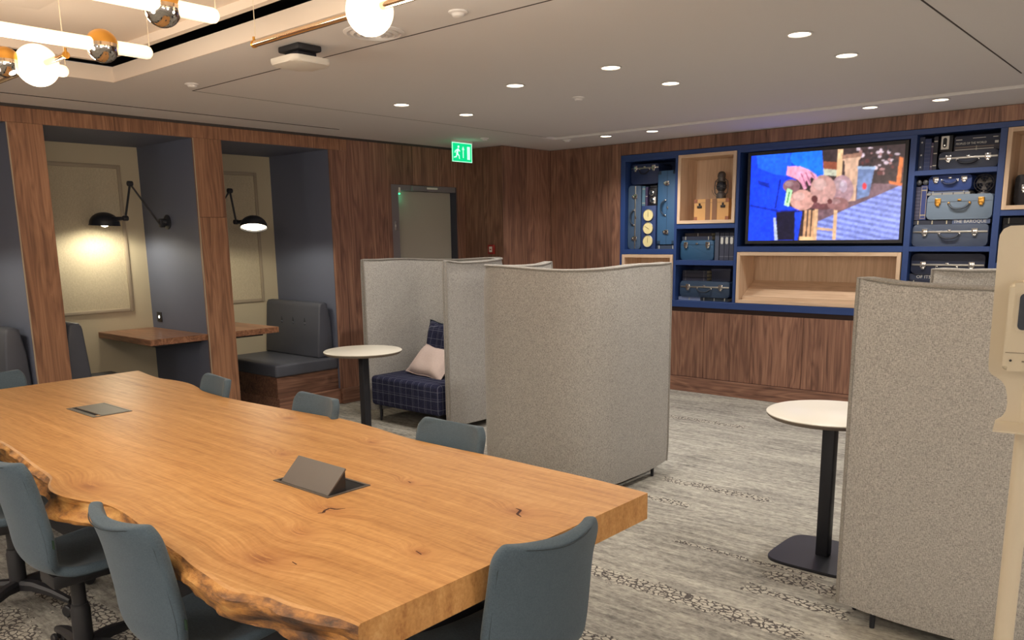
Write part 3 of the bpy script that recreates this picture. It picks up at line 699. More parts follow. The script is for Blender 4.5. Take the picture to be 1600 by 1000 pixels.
# ================================================================== CHAIRS
def shell_grid(nu=15, nv=26, off=0.0):
    prof = [(.235, .425), (.232, .452), (.19, .466), (.08, .456), (-.05, .45), (-.115, .466), (-.148, .51), (-.159, .595), (-.174, .683), (-.192, .772), (-.212, .840), (-.225, .872)]
    wid = [.16, .190, .205, .205, .190, .160, .182, .195, .192, .187, .188, .158]
    crl = [0, .0, 0, .0, .007, .02, .03, .038, .041, .045, .048, .048]
    n = len(prof); out = []
    def cr(a, t):
        i = min(int(t), n-2); f = t-i
        p0, p1, p2, p3 = a[max(i-1, 0)], a[i], a[i+1], a[min(i+2, n-1)]
        return .5*((2*p1)+(-p0+p2)*f+(2*p0-5*p1+4*p2-p3)*f*f+(-p0+3*p1-3*p2+p3)*f**3)
    ys = [p[0] for p in prof]; zs = [p[1] for p in prof]
    for j in range(nv+1):
        t = (n-1)*j/nv; y, z, w_, c = cr(ys, t), cr(zs, t), cr(wid, t), cr(crl, t)
        t2 = min(t+.05, n-1); t1 = max(t-.05, 0)
        dy, dz = cr(ys, t2)-cr(ys, t1), cr(zs, t2)-cr(zs, t1); l = math.hypot(dy, dz) or 1; ny, nz_ = dz/l, -dy/l   # outward (back/below)
        row = []
        for i in range(nu+1):
            u = -1+2*i/nu
            back = max(0, min(1, (t-4)/3))
            yy = y + c*abs(u)**2.2; zz = z + (1-back)*.018*u*u - back*.0*u*u
            if t > 9.5: zz += (t-9.5)*.010*(abs(u)**1.5-.4)
            row.append(Vector((u*w_, yy-ny*off*-1*-1, zz-nz_*off*-1*-1)))
        out.append(row)
    return out
def make_chair(label, group):
    t = thing('swivel_chair', label, 'chair', group=group)
    g_ = shell_grid(); bm = bmesh.new()
    V = [[bm.verts.new(p) for p in row] for row in g_]
    for a, b_ in zip(V, V[1:]):
        for k in range(len(a)-1): bm.faces.new((a[k], a[k+1], b_[k+1], b_[k]))
    sh = obj('shell', bm, chair_fab, t, ang=180)
    md = sh.modifiers.new('pad', 'SOLIDIFY'); md.thickness = .036; md.offset = 0
    md = sh.modifiers.new('round', 'SUBSURF'); md.levels = 2; md.render_levels = 2
    rim = [row[0] for row in g_[4:]]+g_[-1][1:-1]+[row[-1] for row in g_[:3:-1]]
    # seam runs round the back face of the pad, a little in from the rim
    pts = []
    for p in rim:
        q = p.copy(); back = min(1, max(0, (q.z-.47)/.08)); q.x *= .95; q.y -= .0203*back; q.z -= .0200*(1-back)+.012*back
        pts.append(q)
    bm = bmesh.new(); TUBE(bm, pts, .0017, 5); obj('seam', bm, seam_m, t)
    bm = bmesh.new(); BX(bm, (.180, -.125, .575), (.205, -.122, .605)); obj('fabric_tag', bm, plain('green_tag', srgb(36, 62, 44), .8) if 'green_tag' not in bpy.data.materials else bpy.data.materials['green_tag'], t)
    boxo('tilt_mechanism', (-.07, -.10, .375), (.07, .12, .430), black_plastic, t, .012)
    bm = bmesh.new(); LATHE(bm, [(0, .10), (.034, .10), (.034, .25), (.030, .26), (.030, .27), (.025, .272), (.025, .38), (0, .38)], n=20); obj('gas_lift', bm, black_plastic, t)
    for k in range(5):
        a = PI/2+2*PI*k/5+.3; d = Vector((math.cos(a), math.sin(a), 0)); n_ = Vector((-d.y, d.x, 0))
        bm = bmesh.new(); st = [(.02, .105, .026, .022), (.10, .112, .024, .018), (.20, .098, .019, .014), (.275, .078, .015, .011), (.30, .070, .012, .009)]; rg = []
        for r_, z, hw, hh in st:
            c = d*r_+Vector((0, 0, z)); rg.append([bm.verts.new(c+n_*sx*hw+Vector((0, 0, sz*hh))) for sx, sz in ((-1, -1), (1, -1), (1, .3), (.55, 1), (-.55, 1), (-1, .3))])
        for r0, r1_ in zip(rg, rg[1:]):
            for q in range(6): bm.faces.new((r0[q], r0[(q+1) % 6], r1_[(q+1) % 6], r1_[q]))
        bm.faces.new(rg[0]); bm.faces.new(rg[-1][::-1])
        arm = obj('base_arm', bm, black_plastic, t)
        bm = bmesh.new(); cc = d*.292
        for s in (-1, 1):
            LATHE(bm, [(0, -.009), (.022, -.009), (.0265, -.005), (.0265, .005), (.022, .009), (0, .009)], cc+n_*s*.015+Vector((0, 0, .0268)), n_, 18)
        CYL(bm, cc+Vector((0, 0, .03)), cc+Vector((0, 0, .075)), .007, n=10)
        obj('castor', bm, black_plastic, arm)
    return t
NG = 'petrol swivel chairs on the near side of the oak table'; FG = 'petrol swivel chairs on the far side of the oak table'
c0 = make_chair('petrol swivel chair on the near side, closest to the square end of the oak table', NG)
c0.location = (-2.203, 1.066, 0); c0.rotation_euler = (0, 0, .007)
chairs = [(c0, -.025),
 (dup(c0, (-3.056, 1.05, 0), -.018, 'petrol swivel chair on the near side, second from the square table end', NG), -.005),
 (dup(c0, (-3.86, 1.09, 0), -.25, 'petrol swivel chair cut off by the left picture edge, only its base and rim showing', NG), -.02),
 (dup(c0, (-4.25, 2.12, 0), PI-.15, 'petrol swivel chair across the table, its back before the first wall desk', FG), -.05),
 (dup(c0, (-3.30, 2.13, 0), PI-.05, 'petrol swivel chair across the table, its back before the buttoned booth bench', FG), -.05),
 (dup(c0, (-2.345, 2.125, 0), PI+.03, 'petrol swivel chair across the table, its back before the plaid sofa pod', FG), -.05),
 (dup(c0, (-1.438, 1.606, 0), 1.438, 'large foreground petrol swivel chair at the square end of the oak table', 'petrol swivel chairs at the ends of the oak table'), -.055),
 (dup(c0, (-5.27, 1.53, 0), -PI/2, 'petrol swivel chair at the far end of the oak table, before the leftmost booth', 'petrol swivel chairs at the ends of the oak table'), -.05)]
for ch_, dz in chairs:      # each gas lift stands at its own height
    for ch in ch_.children:
        if ch.name.split('.')[0] in ('shell', 'seam', 'fabric_tag', 'tilt_mechanism'): ch.location.z += dz
# ================================================================== HIGH-BACK PODS
def pod(label, w_, d_, loc, rotz, grp='grey high-back sofa pods', R=.33):
    t = thing('sofa_pod', label, 'sofa pod', loc, rotz, grp)
    T = .062; hw, hd = w_/2, d_/2
    path = []     # outer path (x, y, nx, ny) from left front to right front, opening toward -y
    def add(x, y, nx, ny): path.append((x, y, nx, ny))
    n1 = 16
    for k in range(n1): add(-hw, -hd+(d_-R)*k/n1, -1, 0)
    for k in range(13):
        a = PI-PI/2*k/12; add(-hw+R+R*math.cos(a), hd-R+R*math.sin(a), math.cos(a), math.sin(a))
    for k in range(1, n1): add(-hw+R+(w_-2*R)*k/n1, hd, 0, 1)
    for k in range(13):
        a = PI/2-PI/2*k/12; add(hw-R+R*math.cos(a), hd-R+R*math.sin(a), math.cos(a), math.sin(a))
    for k in range(1, n1+1): add(hw, hd-R-(d_-R)*k/n1, 1, 0)
    dist = [0]
    for a, b_ in zip(path, path[1:]): dist.append(dist[-1]+math.hypot(b_[0]-a[0], b_[1]-a[1]))
    Lg = dist[-1]; bm = bmesh.new(); rings = []; ot, it = [], []
    NZ = 12
    for (x, y, nx, ny), s in zip(path, dist):
        e = min(s, Lg-s)
        q = max(0, 1-e/.32); zb = .062+.022*q*q; zt = 1.390+.010*math.sin(s*5)+.012*max(0, 1-e/.15)
        th = T*(.62+.38*min(1, e/.09)**.5)
        bul = .010*min(1, e/.15)
        ring = []
        for k in range(NZ+1):       # outer face bottom->top
            f = k/NZ; z = zb+(zt-zb)*f; ed = min(f, 1-f)*(zt-zb)
            o_ = bul*(1-max(0, 1-ed/.12)**2) - .006*max(0, 1-ed/.02)
            ring.append((x+nx*o_, y+ny*o_, z))
        for k in range(NZ, -1, -1):
            f = k/NZ; z = zb+(zt-zb)*f; ed = min(f, 1-f)*(zt-zb)
            o_ = -th-bul*(1-max(0, 1-ed/.12)**2) + .006*max(0, 1-ed/.02)
            ring.append((x+nx*o_, y+ny*o_, z))
        rings.append([bm.verts.new(p) for p in ring])
        ot.append(Vector((x-nx*.002, y-ny*.002, zt+.001))); it.append(Vector((x-nx*(th-.002), y-ny*(th-.002), zt+.001)))
        if s == 0 or s == Lg: (path_end0 if s == 0 else path_end1)(ring) if False else None
    for a, b_ in zip(rings, rings[1:]):
        n = len(a)
        for k in range(n): bm.faces.new((a[k], a[(k+1) % n], b_[(k+1) % n], b_[k]))
    bm.faces.new(rings[0][::-1]); bm.faces.new(rings[-1])
    e0 = [v.co.copy() for v in rings[0]]; e1 = [v.co.copy() for v in rings[-1]]
    obj('screen', bm, grey_felt, t, ang=60)
    for lst, sl in ((ot, slice(0, NZ+1)), (it, slice(NZ+1, None))):
        up0 = e0[sl]; up1 = e1[sl]
        if sl.start: up0 = up0[::-1]; up1 = up1[::-1]
        pts = [p+Vector((0, -.003, 0)) for p in up0]+lst[1:-1]+[p+Vector((0, -.003, 0)) for p in up1[::-1]]
        b2 = bmesh.new(); TUBE(b2, pts, .0075, 8); obj('piping', b2, piping_m, t)
    # bench inside
    sw = hw-T-.035
    bm = bmesh.new(); BX(bm, (-sw, -hd-.04, .145), (sw, hd-.11, .405), .035, 4); obj('seat', bm, tartan_m, t)
    for sx in (-1, 1):
        for sy in (-hd+.02, hd-.20):
            b3 = bmesh.new(); CYL(b3, (sx*(sw-.06), sy, .0), (sx*(sw-.06), sy, .155), .009, .014, 14); obj('leg', b3, black_metal, t)
        b3 = bmesh.new(); CYL(b3, (sx*(hw-.035), -hd+.13, .0), (sx*(hw-.035), -hd+.13, .10), .010, .013, 14); obj('leg', b3, black_metal, t)
    for sx in (-1, 1):
        b3 = bmesh.new(); CYL(b3, (sx*(hw-R*.6), hd-.13, .0), (sx*(hw-R*.6), hd-.13, .09), .010, .013, 14); obj('leg', b3, black_metal, t)
    return t
pod('pale grey high-back sofa pod with a navy plaid seat, open towards the oak table', 1.05, .86, (-5.115, 4.92, 0), 0)
pod('pale grey high-back sofa pod seen from its plain back, standing alone in the middle', 1.02, .87, (-3.205, 4.225, 0), PI, R=.33)
pod('grey high-back sofa pod in the right foreground behind the cream sanitiser stand', 1.08, .93, (-.585, 3.76, 0), -PI/2)
# cushions
def cushion(name, label, m, w_, h_, th, loc, rot, pipe=None):
    t = thing(name, label, 'cushion', loc, rot=rot); bm = bmesh.new(); n = 14; G = {}
    for side in (-1, 1):
        for i in range(n+1):
            for j in range(n+1):
                u, v = -1+2*i/n, -1+2*j/n
                if side == 1 and (i in (0, n) or j in (0, n)): G[side, i, j] = G[-1, i, j]; continue
                pr = (max(0, 1-u**4)*max(0, 1-v**4))**.55
                sx = 1-.07*(1-abs(v)**2)*abs(u)**3; sz = 1-.07*(1-abs(u)**2)*abs(v)**3
                G[side, i, j] = bm.verts.new((u*w_/2*sx, side*th/2*pr*(1+.10*math.sin(7*u+3*v)), v*h_/2*sz+.006*math.sin(5*u)))
        for i in range(n):
            for j in range(n):
                vs = [G[side, i, j], G[side, i+1, j], G[side, i+1, j+1], G[side, i, j+1]]
                bm.faces.new(vs if side == -1 else vs[::-1])
    obj('pad', bm, m, t, ang=70)
    pts = []
    for k in range(4*n):
        e, r = divmod(k, n); u, v = [(-1+2*r/n, -1), (1, -1+2*r/n), (1-2*r/n, 1), (-1, 1-2*r/n)][e]
        sx = 1-.07*(1-abs(v)**2)*abs(u)**3; sz = 1-.07*(1-abs(u)**2)*abs(v)**3
        pts.append((u*w_/2*sx, 0, v*h_/2*sz+.006*math.sin(5*u)))
    bm = bmesh.new(); TUBE(bm, pts, .005, 6, closed=True); obj('edge_piping', bm, pipe or m, t)
    return t
cushion('cushion', 'square navy plaid cushion leaning against the pod back', tartan_m, .44, .42, .13, (-5.30, 5.12, .617), (-.22, .04, 0), seam_m)
cushion('cushion', 'pale pink cushion propped on the plaid seat before the navy one', pink_fab, .50, .31, .12, (-5.11, 4.80, .515), (-.80, .06, -.12))

# ================================================================== ROUND TABLES
def round_table(label, top, base, rz):
    t = thing('round_table', label, 'table', (top[0], top[1], 0), rz, 'small white round tables')
    bm = bmesh.new(); LATHE(bm, [(0, .735), (.294, .735), (.30, .731), (.30, .727)], n=64); obj('tabletop', bm, white_lam, t)
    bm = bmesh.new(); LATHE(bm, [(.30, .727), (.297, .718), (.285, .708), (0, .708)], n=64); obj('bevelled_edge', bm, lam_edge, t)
    bm = bmesh.new(); BX(bm, (-.03, -.03, .012), (.03, .03, .69), .006); obj('pole', bm, black_metal, t)
    bm = bmesh.new(); BX(bm, (-.10, -.10, .69), (.10, .10, .708), .004); obj('top_plate', bm, black_metal, t)
    bm = bmesh.new(); pl = []
    for k in range(64):
        a = 2*PI*k/64; c_, s_ = math.cos(a), math.sin(a); e = .42
        pl.append((.225*math.copysign(abs(c_)**e, c_), .225*math.copysign(abs(s_)**e, s_)))
    PRISM(bm, pl, 0, .010, 'z'); PRISM(bm, [(x*.985, y*.985) for x, y in pl], .010, .013, 'z'); obj('foot_plate', bm, black_metal, t)
    return t
round_table('small white round table on a black post before the plaid sofa pod', (-4.965, 3.93), None, 0)
round_table('small white round table on a black post, half behind the right foreground pod', (-1.345, 3.865), None, 0)

# ================================================================== SANITISER STAND
ang = math.atan2(-.24521, 1.72565)      # heading from the camera
st = thing('sanitiser_stand', 'cream hand sanitiser stand cut by the right picture edge', 'sanitiser stand', (-.24521, 1.72565, 0), -ang)
# local: x to the right, y away from camera
half = [(-.0358, 1.5885), (-.0560, 1.5880), (-.0665, 1.5825), (-.0715, 1.5720), (-.0725, 1.560), (-.0712, 1.42), (-.0700, 1.335), (-.0685, 1.323), (-.064, 1.3155), (-.056, 1.3110), (-.046, 1.3040), (-.039, 1.2935), (-.0355, 1.280), (-.0335, 1.262), (-.035, 1.247), (-.040, 1.237), (-.050, 1.2285)]
poly = half+[(-x, z) for x, z in half[::-1]]
bm = bmesh.new(); PRISM(bm, poly, .0, .004, 'y'); obj('back_board', bm, cream_plastic, st, ang=25)
bm = bmesh.new(); PRISM(bm, [(-.05, 1.2285), (.05, 1.2285), (.05, 1.2255), (-.05, 1.2255)], -.09, .004, 'y'); obj('drip_tray', bm, cream_plastic, st)
bm = bmesh.new(); TUBE(bm, [(0, .012, .02), (0, .012, 1.30)], .0168, 28); obj('pole', bm, cream_plastic, st)
bm = bmesh.new(); LATHE(bm, [(0, 0), (.17, 0), (.17, .006), (.16, .010), (.03, .014), (.02, .03), (0, .03)], (0, .012, 0), n=48); obj('base_plate', bm, cream_plastic, st)
bm = bmesh.new(); PRISM(bm, rrect(-.046, 1.334, .046, 1.490, .008), -.07, .0, 'y')
es = [e for e in bm.edges if all(abs(v.co.y+.07) < 1e-5 for v in e.verts)]
bmesh.ops.bevel(bm, geom=es, offset=.008, segments=3, profile=.5, affect='EDGES'); dsp = obj('dispenser', bm, cream_plastic2, st, ang=40)
bm = bmesh.new(); PRISM(bm, rrect(-.033, 1.404, .033, 1.476, .010), -.0725, -.069, 'y'); obj('window_rim', bm, cream_plastic, dsp)
bm = bmesh.new(); PRISM(bm, rrect(-.029, 1.408, .029, 1.472, .008), -.0745, -.071, 'y'); obj('level_window', bm, smoked, dsp)
bm = bmesh.new(); BX(bm, (-.043, -.0712, 1.3665), (.043, -.0695, 1.3675)); obj('cover_seam', bm, lam_edge, dsp)
bm = bmesh.new(); LATHE(bm, [(0, .002), (.0022, .001), (.0022, 0)], (-.034, -.070, 1.353), (0, -1, 0), 10); obj('indicator', bm, black_plastic, dsp)
bm = bmesh.new(); LATHE(bm, [(0, -.012), (.006, -.012), (.008, 0), (0, .004)], (0, -.045, 1.334), n=14); obj('nozzle', bm, black_plastic, dsp)
boxo('brand_plate', (-.017, -.0712, 1.351), (-.004, -.0698, 1.3535), lam_edge, dsp)

# ================================================================== SHELVING UNIT AND CONTENTS
YF = YB-.005; YK = YB+.36
su = thing('shelving_unit', 'large navy built-in shelving unit with walnut cupboards below', 'shelving', (UX0, YB, 0))
def sp(name, x0, x1, z0, z1, m, y0=YF, y1=YK, bev=.0015):
    return boxo(name, (x0-UX0, y0-YB, z0), (x1-UX0, y1-YB, z1), m, su, bev, 1)
sp('back_panel', UX0, UX1, .86, 2.39, blue_back, YK, YK+.02)
ZU = 2.392
sp('top_rail', UX0, UX1, 2.35, ZU, blue_paint)
sp('bottom_rail', UX0, UX1, .862, .925, blue_paint, YF-.012)
for x0, x1 in ((UX0, -4.81), (-4.222, -4.192), (-3.568, -3.538), (-2.052, -2.004), (-1.412, -1.364), (-.66, UX1)): sp('upright', x0, x1, .925, 2.35, blue_paint)
sp('top_filler', -3.538, -2.052, 2.325, 2.35, blue_paint); sp('top_filler', -4.81, -4.222, 2.325, 2.35, blue_paint)
for x0, x1, z0, z1 in ((-4.81, -4.222, 1.385, 1.436), (-4.192, -3.568, 1.636, 1.683), (-4.192, -3.568, 1.280, 1.327), (-3.538, -2.052, 1.412, 1.462), (-2.004, -1.412, 2.027, 2.066), (-2.004, -1.412, 1.417, 1.457), (-1.364, -.66, 1.690, 1.735), (-1.364, -.66, 1.29, 1.33)):
    sp('shelf', x0, x1, z0, z1, blue_paint)
sp('top_filler', -4.192, -3.568, 2.348, 2.35, blue_paint)
def cubby(x0, x1, z0, z1, slope=False, dpt=.33):
    f = .032; y0, y1 = YF-.008, YF+dpt
    r = sp('oak_cubby', x0+f, x1-f, z0+f, z1-f, oak_z, y1-.012, y1)
    def q(name, a0, a1, c0, c1, m, ya=y0, yb=y1):
        return boxo(name, (a0-UX0, ya-YB, c0), (a1-UX0, yb-YB, c1), m, r, .001, 1)
    q('side_board', x0, x0+f, z0, z1, oak_z); q('side_board', x1-f, x1, z0, z1, oak_z)
    q('top_board', x0+f, x1-f, z1-f, z1, oak_x); q('bottom_board', x0+f, x1-f, z0, z0+f, oak_x)
    if slope:
        bm = bmesh.new(); zz = z0+f
        PRISM(bm, [(y0+.07-YB, zz), (y0+.07-YB, zz+.02), (y1-.012-YB, zz+.17), (y1-.012-YB, zz)], x0+f+.001-UX0, x1-f-.001-UX0, 'x'); obj('display_slope', bm, oak_x, r)
        q('retaining_lip', x0+f+.02, x1-f-.02, zz, zz+.035, oak_x, y0+.035, y0+.055)
    return r
cubby(-4.835, -4.225, .93, 1.382); cubby(-4.188, -3.572, 1.684, 2.347); cubby(-3.530, -2.060, .928, 1.409, True); cubby(-1.360, -.664, 1.736, 2.347)
# lower cupboards
sp('finger_pull_rail', UX0, UX1, .79, .862, plain('walnut_recess_shade', srgb(58, 38, 34), .6), YF+.03, YF+.05)  # recess shadow put into the colour, darker than the walnut doors
xs = [UX0, -4.36, -3.86, -3.36, -2.86, -2.36, -1.86, -1.36, -.98, UX1]
for a, b_ in zip(xs, xs[1:]): sp('cupboard_door', a+.0015, b_-.0015, .153, .815, walnut_v, YF+.005, YF+.028)
sp('plinth', UX0, UX1, 0, .149, walnut_x, YF-.010, YF+.02)
sp('carcass', UX0, UX1, .0, .78, dark_gap, YF+.06, YK)

# ---- television
tv = thing('television', 'large wall television showing a person in blue holding round shells', 'television', (-2.77, YB+.03, 1.90))
boxo('housing', (-.70, .0, -.415), (.70, .045, .42), black_plastic, tv, .004)
bm = bmesh.new()
for lo, hi in (((-.70, -.012, -.415), (-.672, .0, .42)), ((.672, -.012, -.415), (.70, .0, .42)), ((-.672, -.012, -.415), (.672, .0, -.385)), ((-.672, -.012, .39), (.672, .0, .42))): BX(bm, lo, hi, .002, 1)
obj('bezel', bm, black_plastic, tv)
boxo('wall_mount', (-.2, .045, -.2), (.2, YK-YB-.03, .2), black_metal, tv)
HM = np.array([[0.0012918539479895139, 3.3700537773639455e-05, -0.09756305685468629], [-2.6052230504559193e-05, -0.002175361247130711, 1.2959030758730468], [0.00013178216906665384, -6.766495747204728e-05, 1.0]])
NX, NY = 300, 168
uu, vv = np.meshgrid(np.linspace(0, 1, NX), np.linspace(0, 1, NY))
img = np.zeros((NY, NX, 3)); rs = np.random.RandomState(3)
def c3(r, g, b_): return np.array(srgb(r, g, b_)[:3])
def uvp(ps): 
    out = []
    for x, y in ps:
        v = HM @ np.array([x, y, 1.0]); out.append((v[0]/v[2], v[1]/v[2]))
    return out
def smooth_noise(k, sx, sy):
    a = rs.rand(sy+2, sx+2); xi = uu*sx; yi = vv*sy; x0 = xi.astype(int); y0 = yi.astype(int); fx = xi-x0; fy = yi-y0
    fx = fx*fx*(3-2*fx); fy = fy*fy*(3-2*fy)
    return (a[y0, x0]*(1-fx)+a[y0, x0+1]*fx)*(1-fy)+(a[y0+1, x0]*(1-fx)+a[y0+1, x0+1]*fx)*fy
NZ1 = smooth_noise(0, 34, 20)*.6+smooth_noise(1, 80, 46)*.4
def fill(ps, c, vary=0.0, stripe=None):
    P = uvp(ps); m = np.zeros_like(uu, bool); n = len(P); j = n-1
    for i in range(n):
        xi, yi = P[i]; xj, yj = P[j]
        cnd = ((yi > vv) != (yj > vv)) & (uu < (xj-xi)*(vv-yi)/((yj-yi) or 1e-9)+xi); m ^= cnd; j = i
    f = (1-vary/2+vary*NZ1)[..., None]; col = c3(*c)*f
    if stripe is not None: s, c2 = stripe; col = np.where((s % 1 < .5)[..., None], col, c3(*c2)*f)
    img[m] = np.broadcast_to(col, img.shape)[m]
def ell(cx, cy, rx, ry, c, vary=.3, hl=.5):
    n = 28; ps = [(cx+rx*math.cos(2*PI*k/n), cy+ry*math.sin(2*PI*k/n)) for k in range(n)]
    fill(ps, c, vary); 
    if hl: fill([(cx-rx*.25+rx*.5*math.cos(2*PI*k/n), cy-ry*.35+ry*.4*math.sin(2*PI*k/n)) for k in range(n)], tuple(min(255, int(v+(255-v)*hl*.35)) for v in c), vary)
fill([(40, 60), (990, 40), (960, 640), (30, 640)], (58, 44, 46), .9)
for k in range(60):
    x = 660+rs.rand()*260; y = 85+rs.rand()*150; ell(x, y, 5+rs.rand()*12, 4+rs.rand()*9, [(150, 110, 110), (90, 50, 50), (40, 34, 38), (190, 170, 180)][rs.randint(4)], .4, 0)
fill([(478, 165), (560, 170), (560, 215), (478, 215)], (150, 80, 60), .3)
fill([(478, 205), (560, 212), (560, 245), (478, 240)], (190, 190, 170), .3)
fill([(440, 420), (760, 285), (920, 290), (620, 430), (440, 500)], (112, 84, 92), .9)
fill([(450, 490), (915, 292), (900, 590), (430, 592)], (108, 118, 190), .1, ((uu*6.5+vv*17), (138, 150, 220)))
fill([(560, 98), (590, 98), (578, 265), (552, 258)], (226, 184, 140), .1)
fill([(585, 135), (688, 118), (690, 145), (676, 160), (658, 378), (600, 385), (598, 165), (583, 155)], (196, 158, 134), .2)
fill([(583, 132), (690, 116), (690, 140), (585, 152)], (150, 110, 92), .2)
fill([(672, 196), (768, 200), (762, 215), (732, 352), (664, 372)], (104, 122, 164), .3); fill([(668, 192), (770, 194), (768, 208), (670, 208)], (150, 170, 200), .2)
ell(708, 300, 13, 18, (190, 50, 60), .1, 0)
fill([(905, 140), (926, 146), (908, 285), (884, 285)], (214, 118, 66), .1); fill([(842, 270), (918, 284), (912, 300), (846, 286)], (206, 110, 60), .1)
for x in (375, 398, 420): fill([(x, 430), (x+14, 430), (x+4, 580), (x-12, 580)], (196, 148, 110), .2)
fill([(345, 570), (440, 575), (440, 592), (345, 592)], (220, 176, 130), .1); fill([(430, 425), (450, 425), (440, 590), (424, 590)], (206, 164, 126), .1)
fill([(540, 415), (558, 415), (548, 588), (528, 588)], (206, 166, 130), .1); fill([(440, 520), (540, 530), (538, 542), (440, 534)], (206, 166, 130), .1)
fill([(60, 120), (470, 95), (482, 250), (440, 250), (400, 215), (330, 195), (285, 190), (275, 240), (330, 268), (262, 310), (290, 410), (345, 430), (362, 440), (335, 600), (40, 600)], (20, 62, 232), .35)
fill([(300, 118), (470, 100), (482, 250), (440, 250), (395, 212), (330, 192), (285, 160)], (24, 112, 246), .25)
fill([(100, 130), (290, 120), (300, 190), (275, 245), (200, 235), (110, 200)], (30, 96, 248), .25)
fill([(110, 268), (175, 285), (180, 312), (115, 292)], (14, 40, 160), .3); fill([(232, 262), (242, 262), (214, 420), (206, 420)], (12, 34, 150), .2)
fill([(70, 400), (230, 430), (330, 425), (330, 436), (225, 442), (70, 412)], (14, 40, 170), .2)
fill([(215, 440), (345, 432), (362, 445), (335, 592), (222, 592)], (22, 20, 44), .5); fill([(320, 440), (362, 440), (335, 595), (318, 595)], (26, 66, 220), .2)
fill([(200, 470), (213, 472), (226, 592), (208, 592)], (180, 190, 214), .2)
ell(470, 400, 90, 26, (110, 66, 70), .6, 0); ell(585, 318, 62, 78, (166, 130, 138)); ell(560, 395, 60, 35, (140, 96, 96)); ell(478, 318, 72, 78, (190, 144, 138)); ell(360, 375, 68, 56, (192, 142, 132)); ell(300, 300, 48, 36, (128, 90, 96)); ell(590, 300, 22, 34, (186, 160, 176), .3, .8)
ell(430, 370, 18, 20, (92, 48, 50), .3, 0); ell(515, 382, 14, 14, (96, 52, 54), .3, 0)
fill([(275, 192), (345, 192), (400, 212), (440, 240), (448, 262), (430, 262), (412, 250), (405, 262), (410, 295), (398, 298), (386, 270), (378, 272), (385, 312), (370, 320), (352, 282), (330, 262), (272, 240)], (224, 150, 178), .25)
for a in ([(350, 230), (356, 228), (388, 305), (383, 308)], [(376, 226), (382, 224), (410, 285), (405, 288)], [(404, 226), (409, 224), (434, 255), (429, 258)]): fill(a, (150, 84, 116), .1)
fill([(276, 310), (306, 322), (286, 412), (260, 402)], (176, 222, 170), .15); fill([(285, 330), (292, 333), (280, 392), (273, 389)], (60, 110, 80), .1)
for _ in range(2):
    p_ = np.pad(img, ((1, 1), (1, 1), (0, 0)), 'edge'); img = (p_[:-2, 1:-1]+p_[2:, 1:-1]+p_[1:-1, :-2]+p_[1:-1, 2:]+2*img)/6
img = img*(.78+.44*smooth_noise(2, 60, 34)[..., None])*(.86+.28*smooth_noise(5, 9, 5)[..., None])
vo_, fo = [], []
xs_ = np.linspace(-.672, .672, NX); zs_ = np.linspace(-.385, .39, NY)
me = bpy.data.meshes.new('screen')
vo_ = [(x, 0, z) for z in zs_ for x in xs_]
fo = [(j*NX+i, j*NX+i+1, (j+1)*NX+i+1, (j+1)*NX+i) for j in range(NY-1) for i in range(NX-1)]
me.from_pydata(vo_, [], fo); ca = me.color_attributes.new('picture', 'FLOAT_COLOR', 'POINT')
buf = np.ones((NX*NY, 4), np.float32); buf[:, :3] = img.reshape(-1, 3); ca.data.foreach_set('color', buf.ravel())
m, nt, b = mat('television_picture'); at_ = node(nt, 'ShaderNodeVertexColor', layer_name='picture')
nt.links.new(at_.outputs[0], b.inputs['Emission Color']); b.inputs['Emission Strength'].default_value = 1.5; b.inputs['Base Color'].default_value = (.01, .01, .01, 1); b.inputs['Roughness'].default_value = .25
me.materials.append(m); scr = bpy.data.objects.new('screen', me); COL.objects.link(scr); scr.parent = tv; scr.location = (0, -.003, 0)

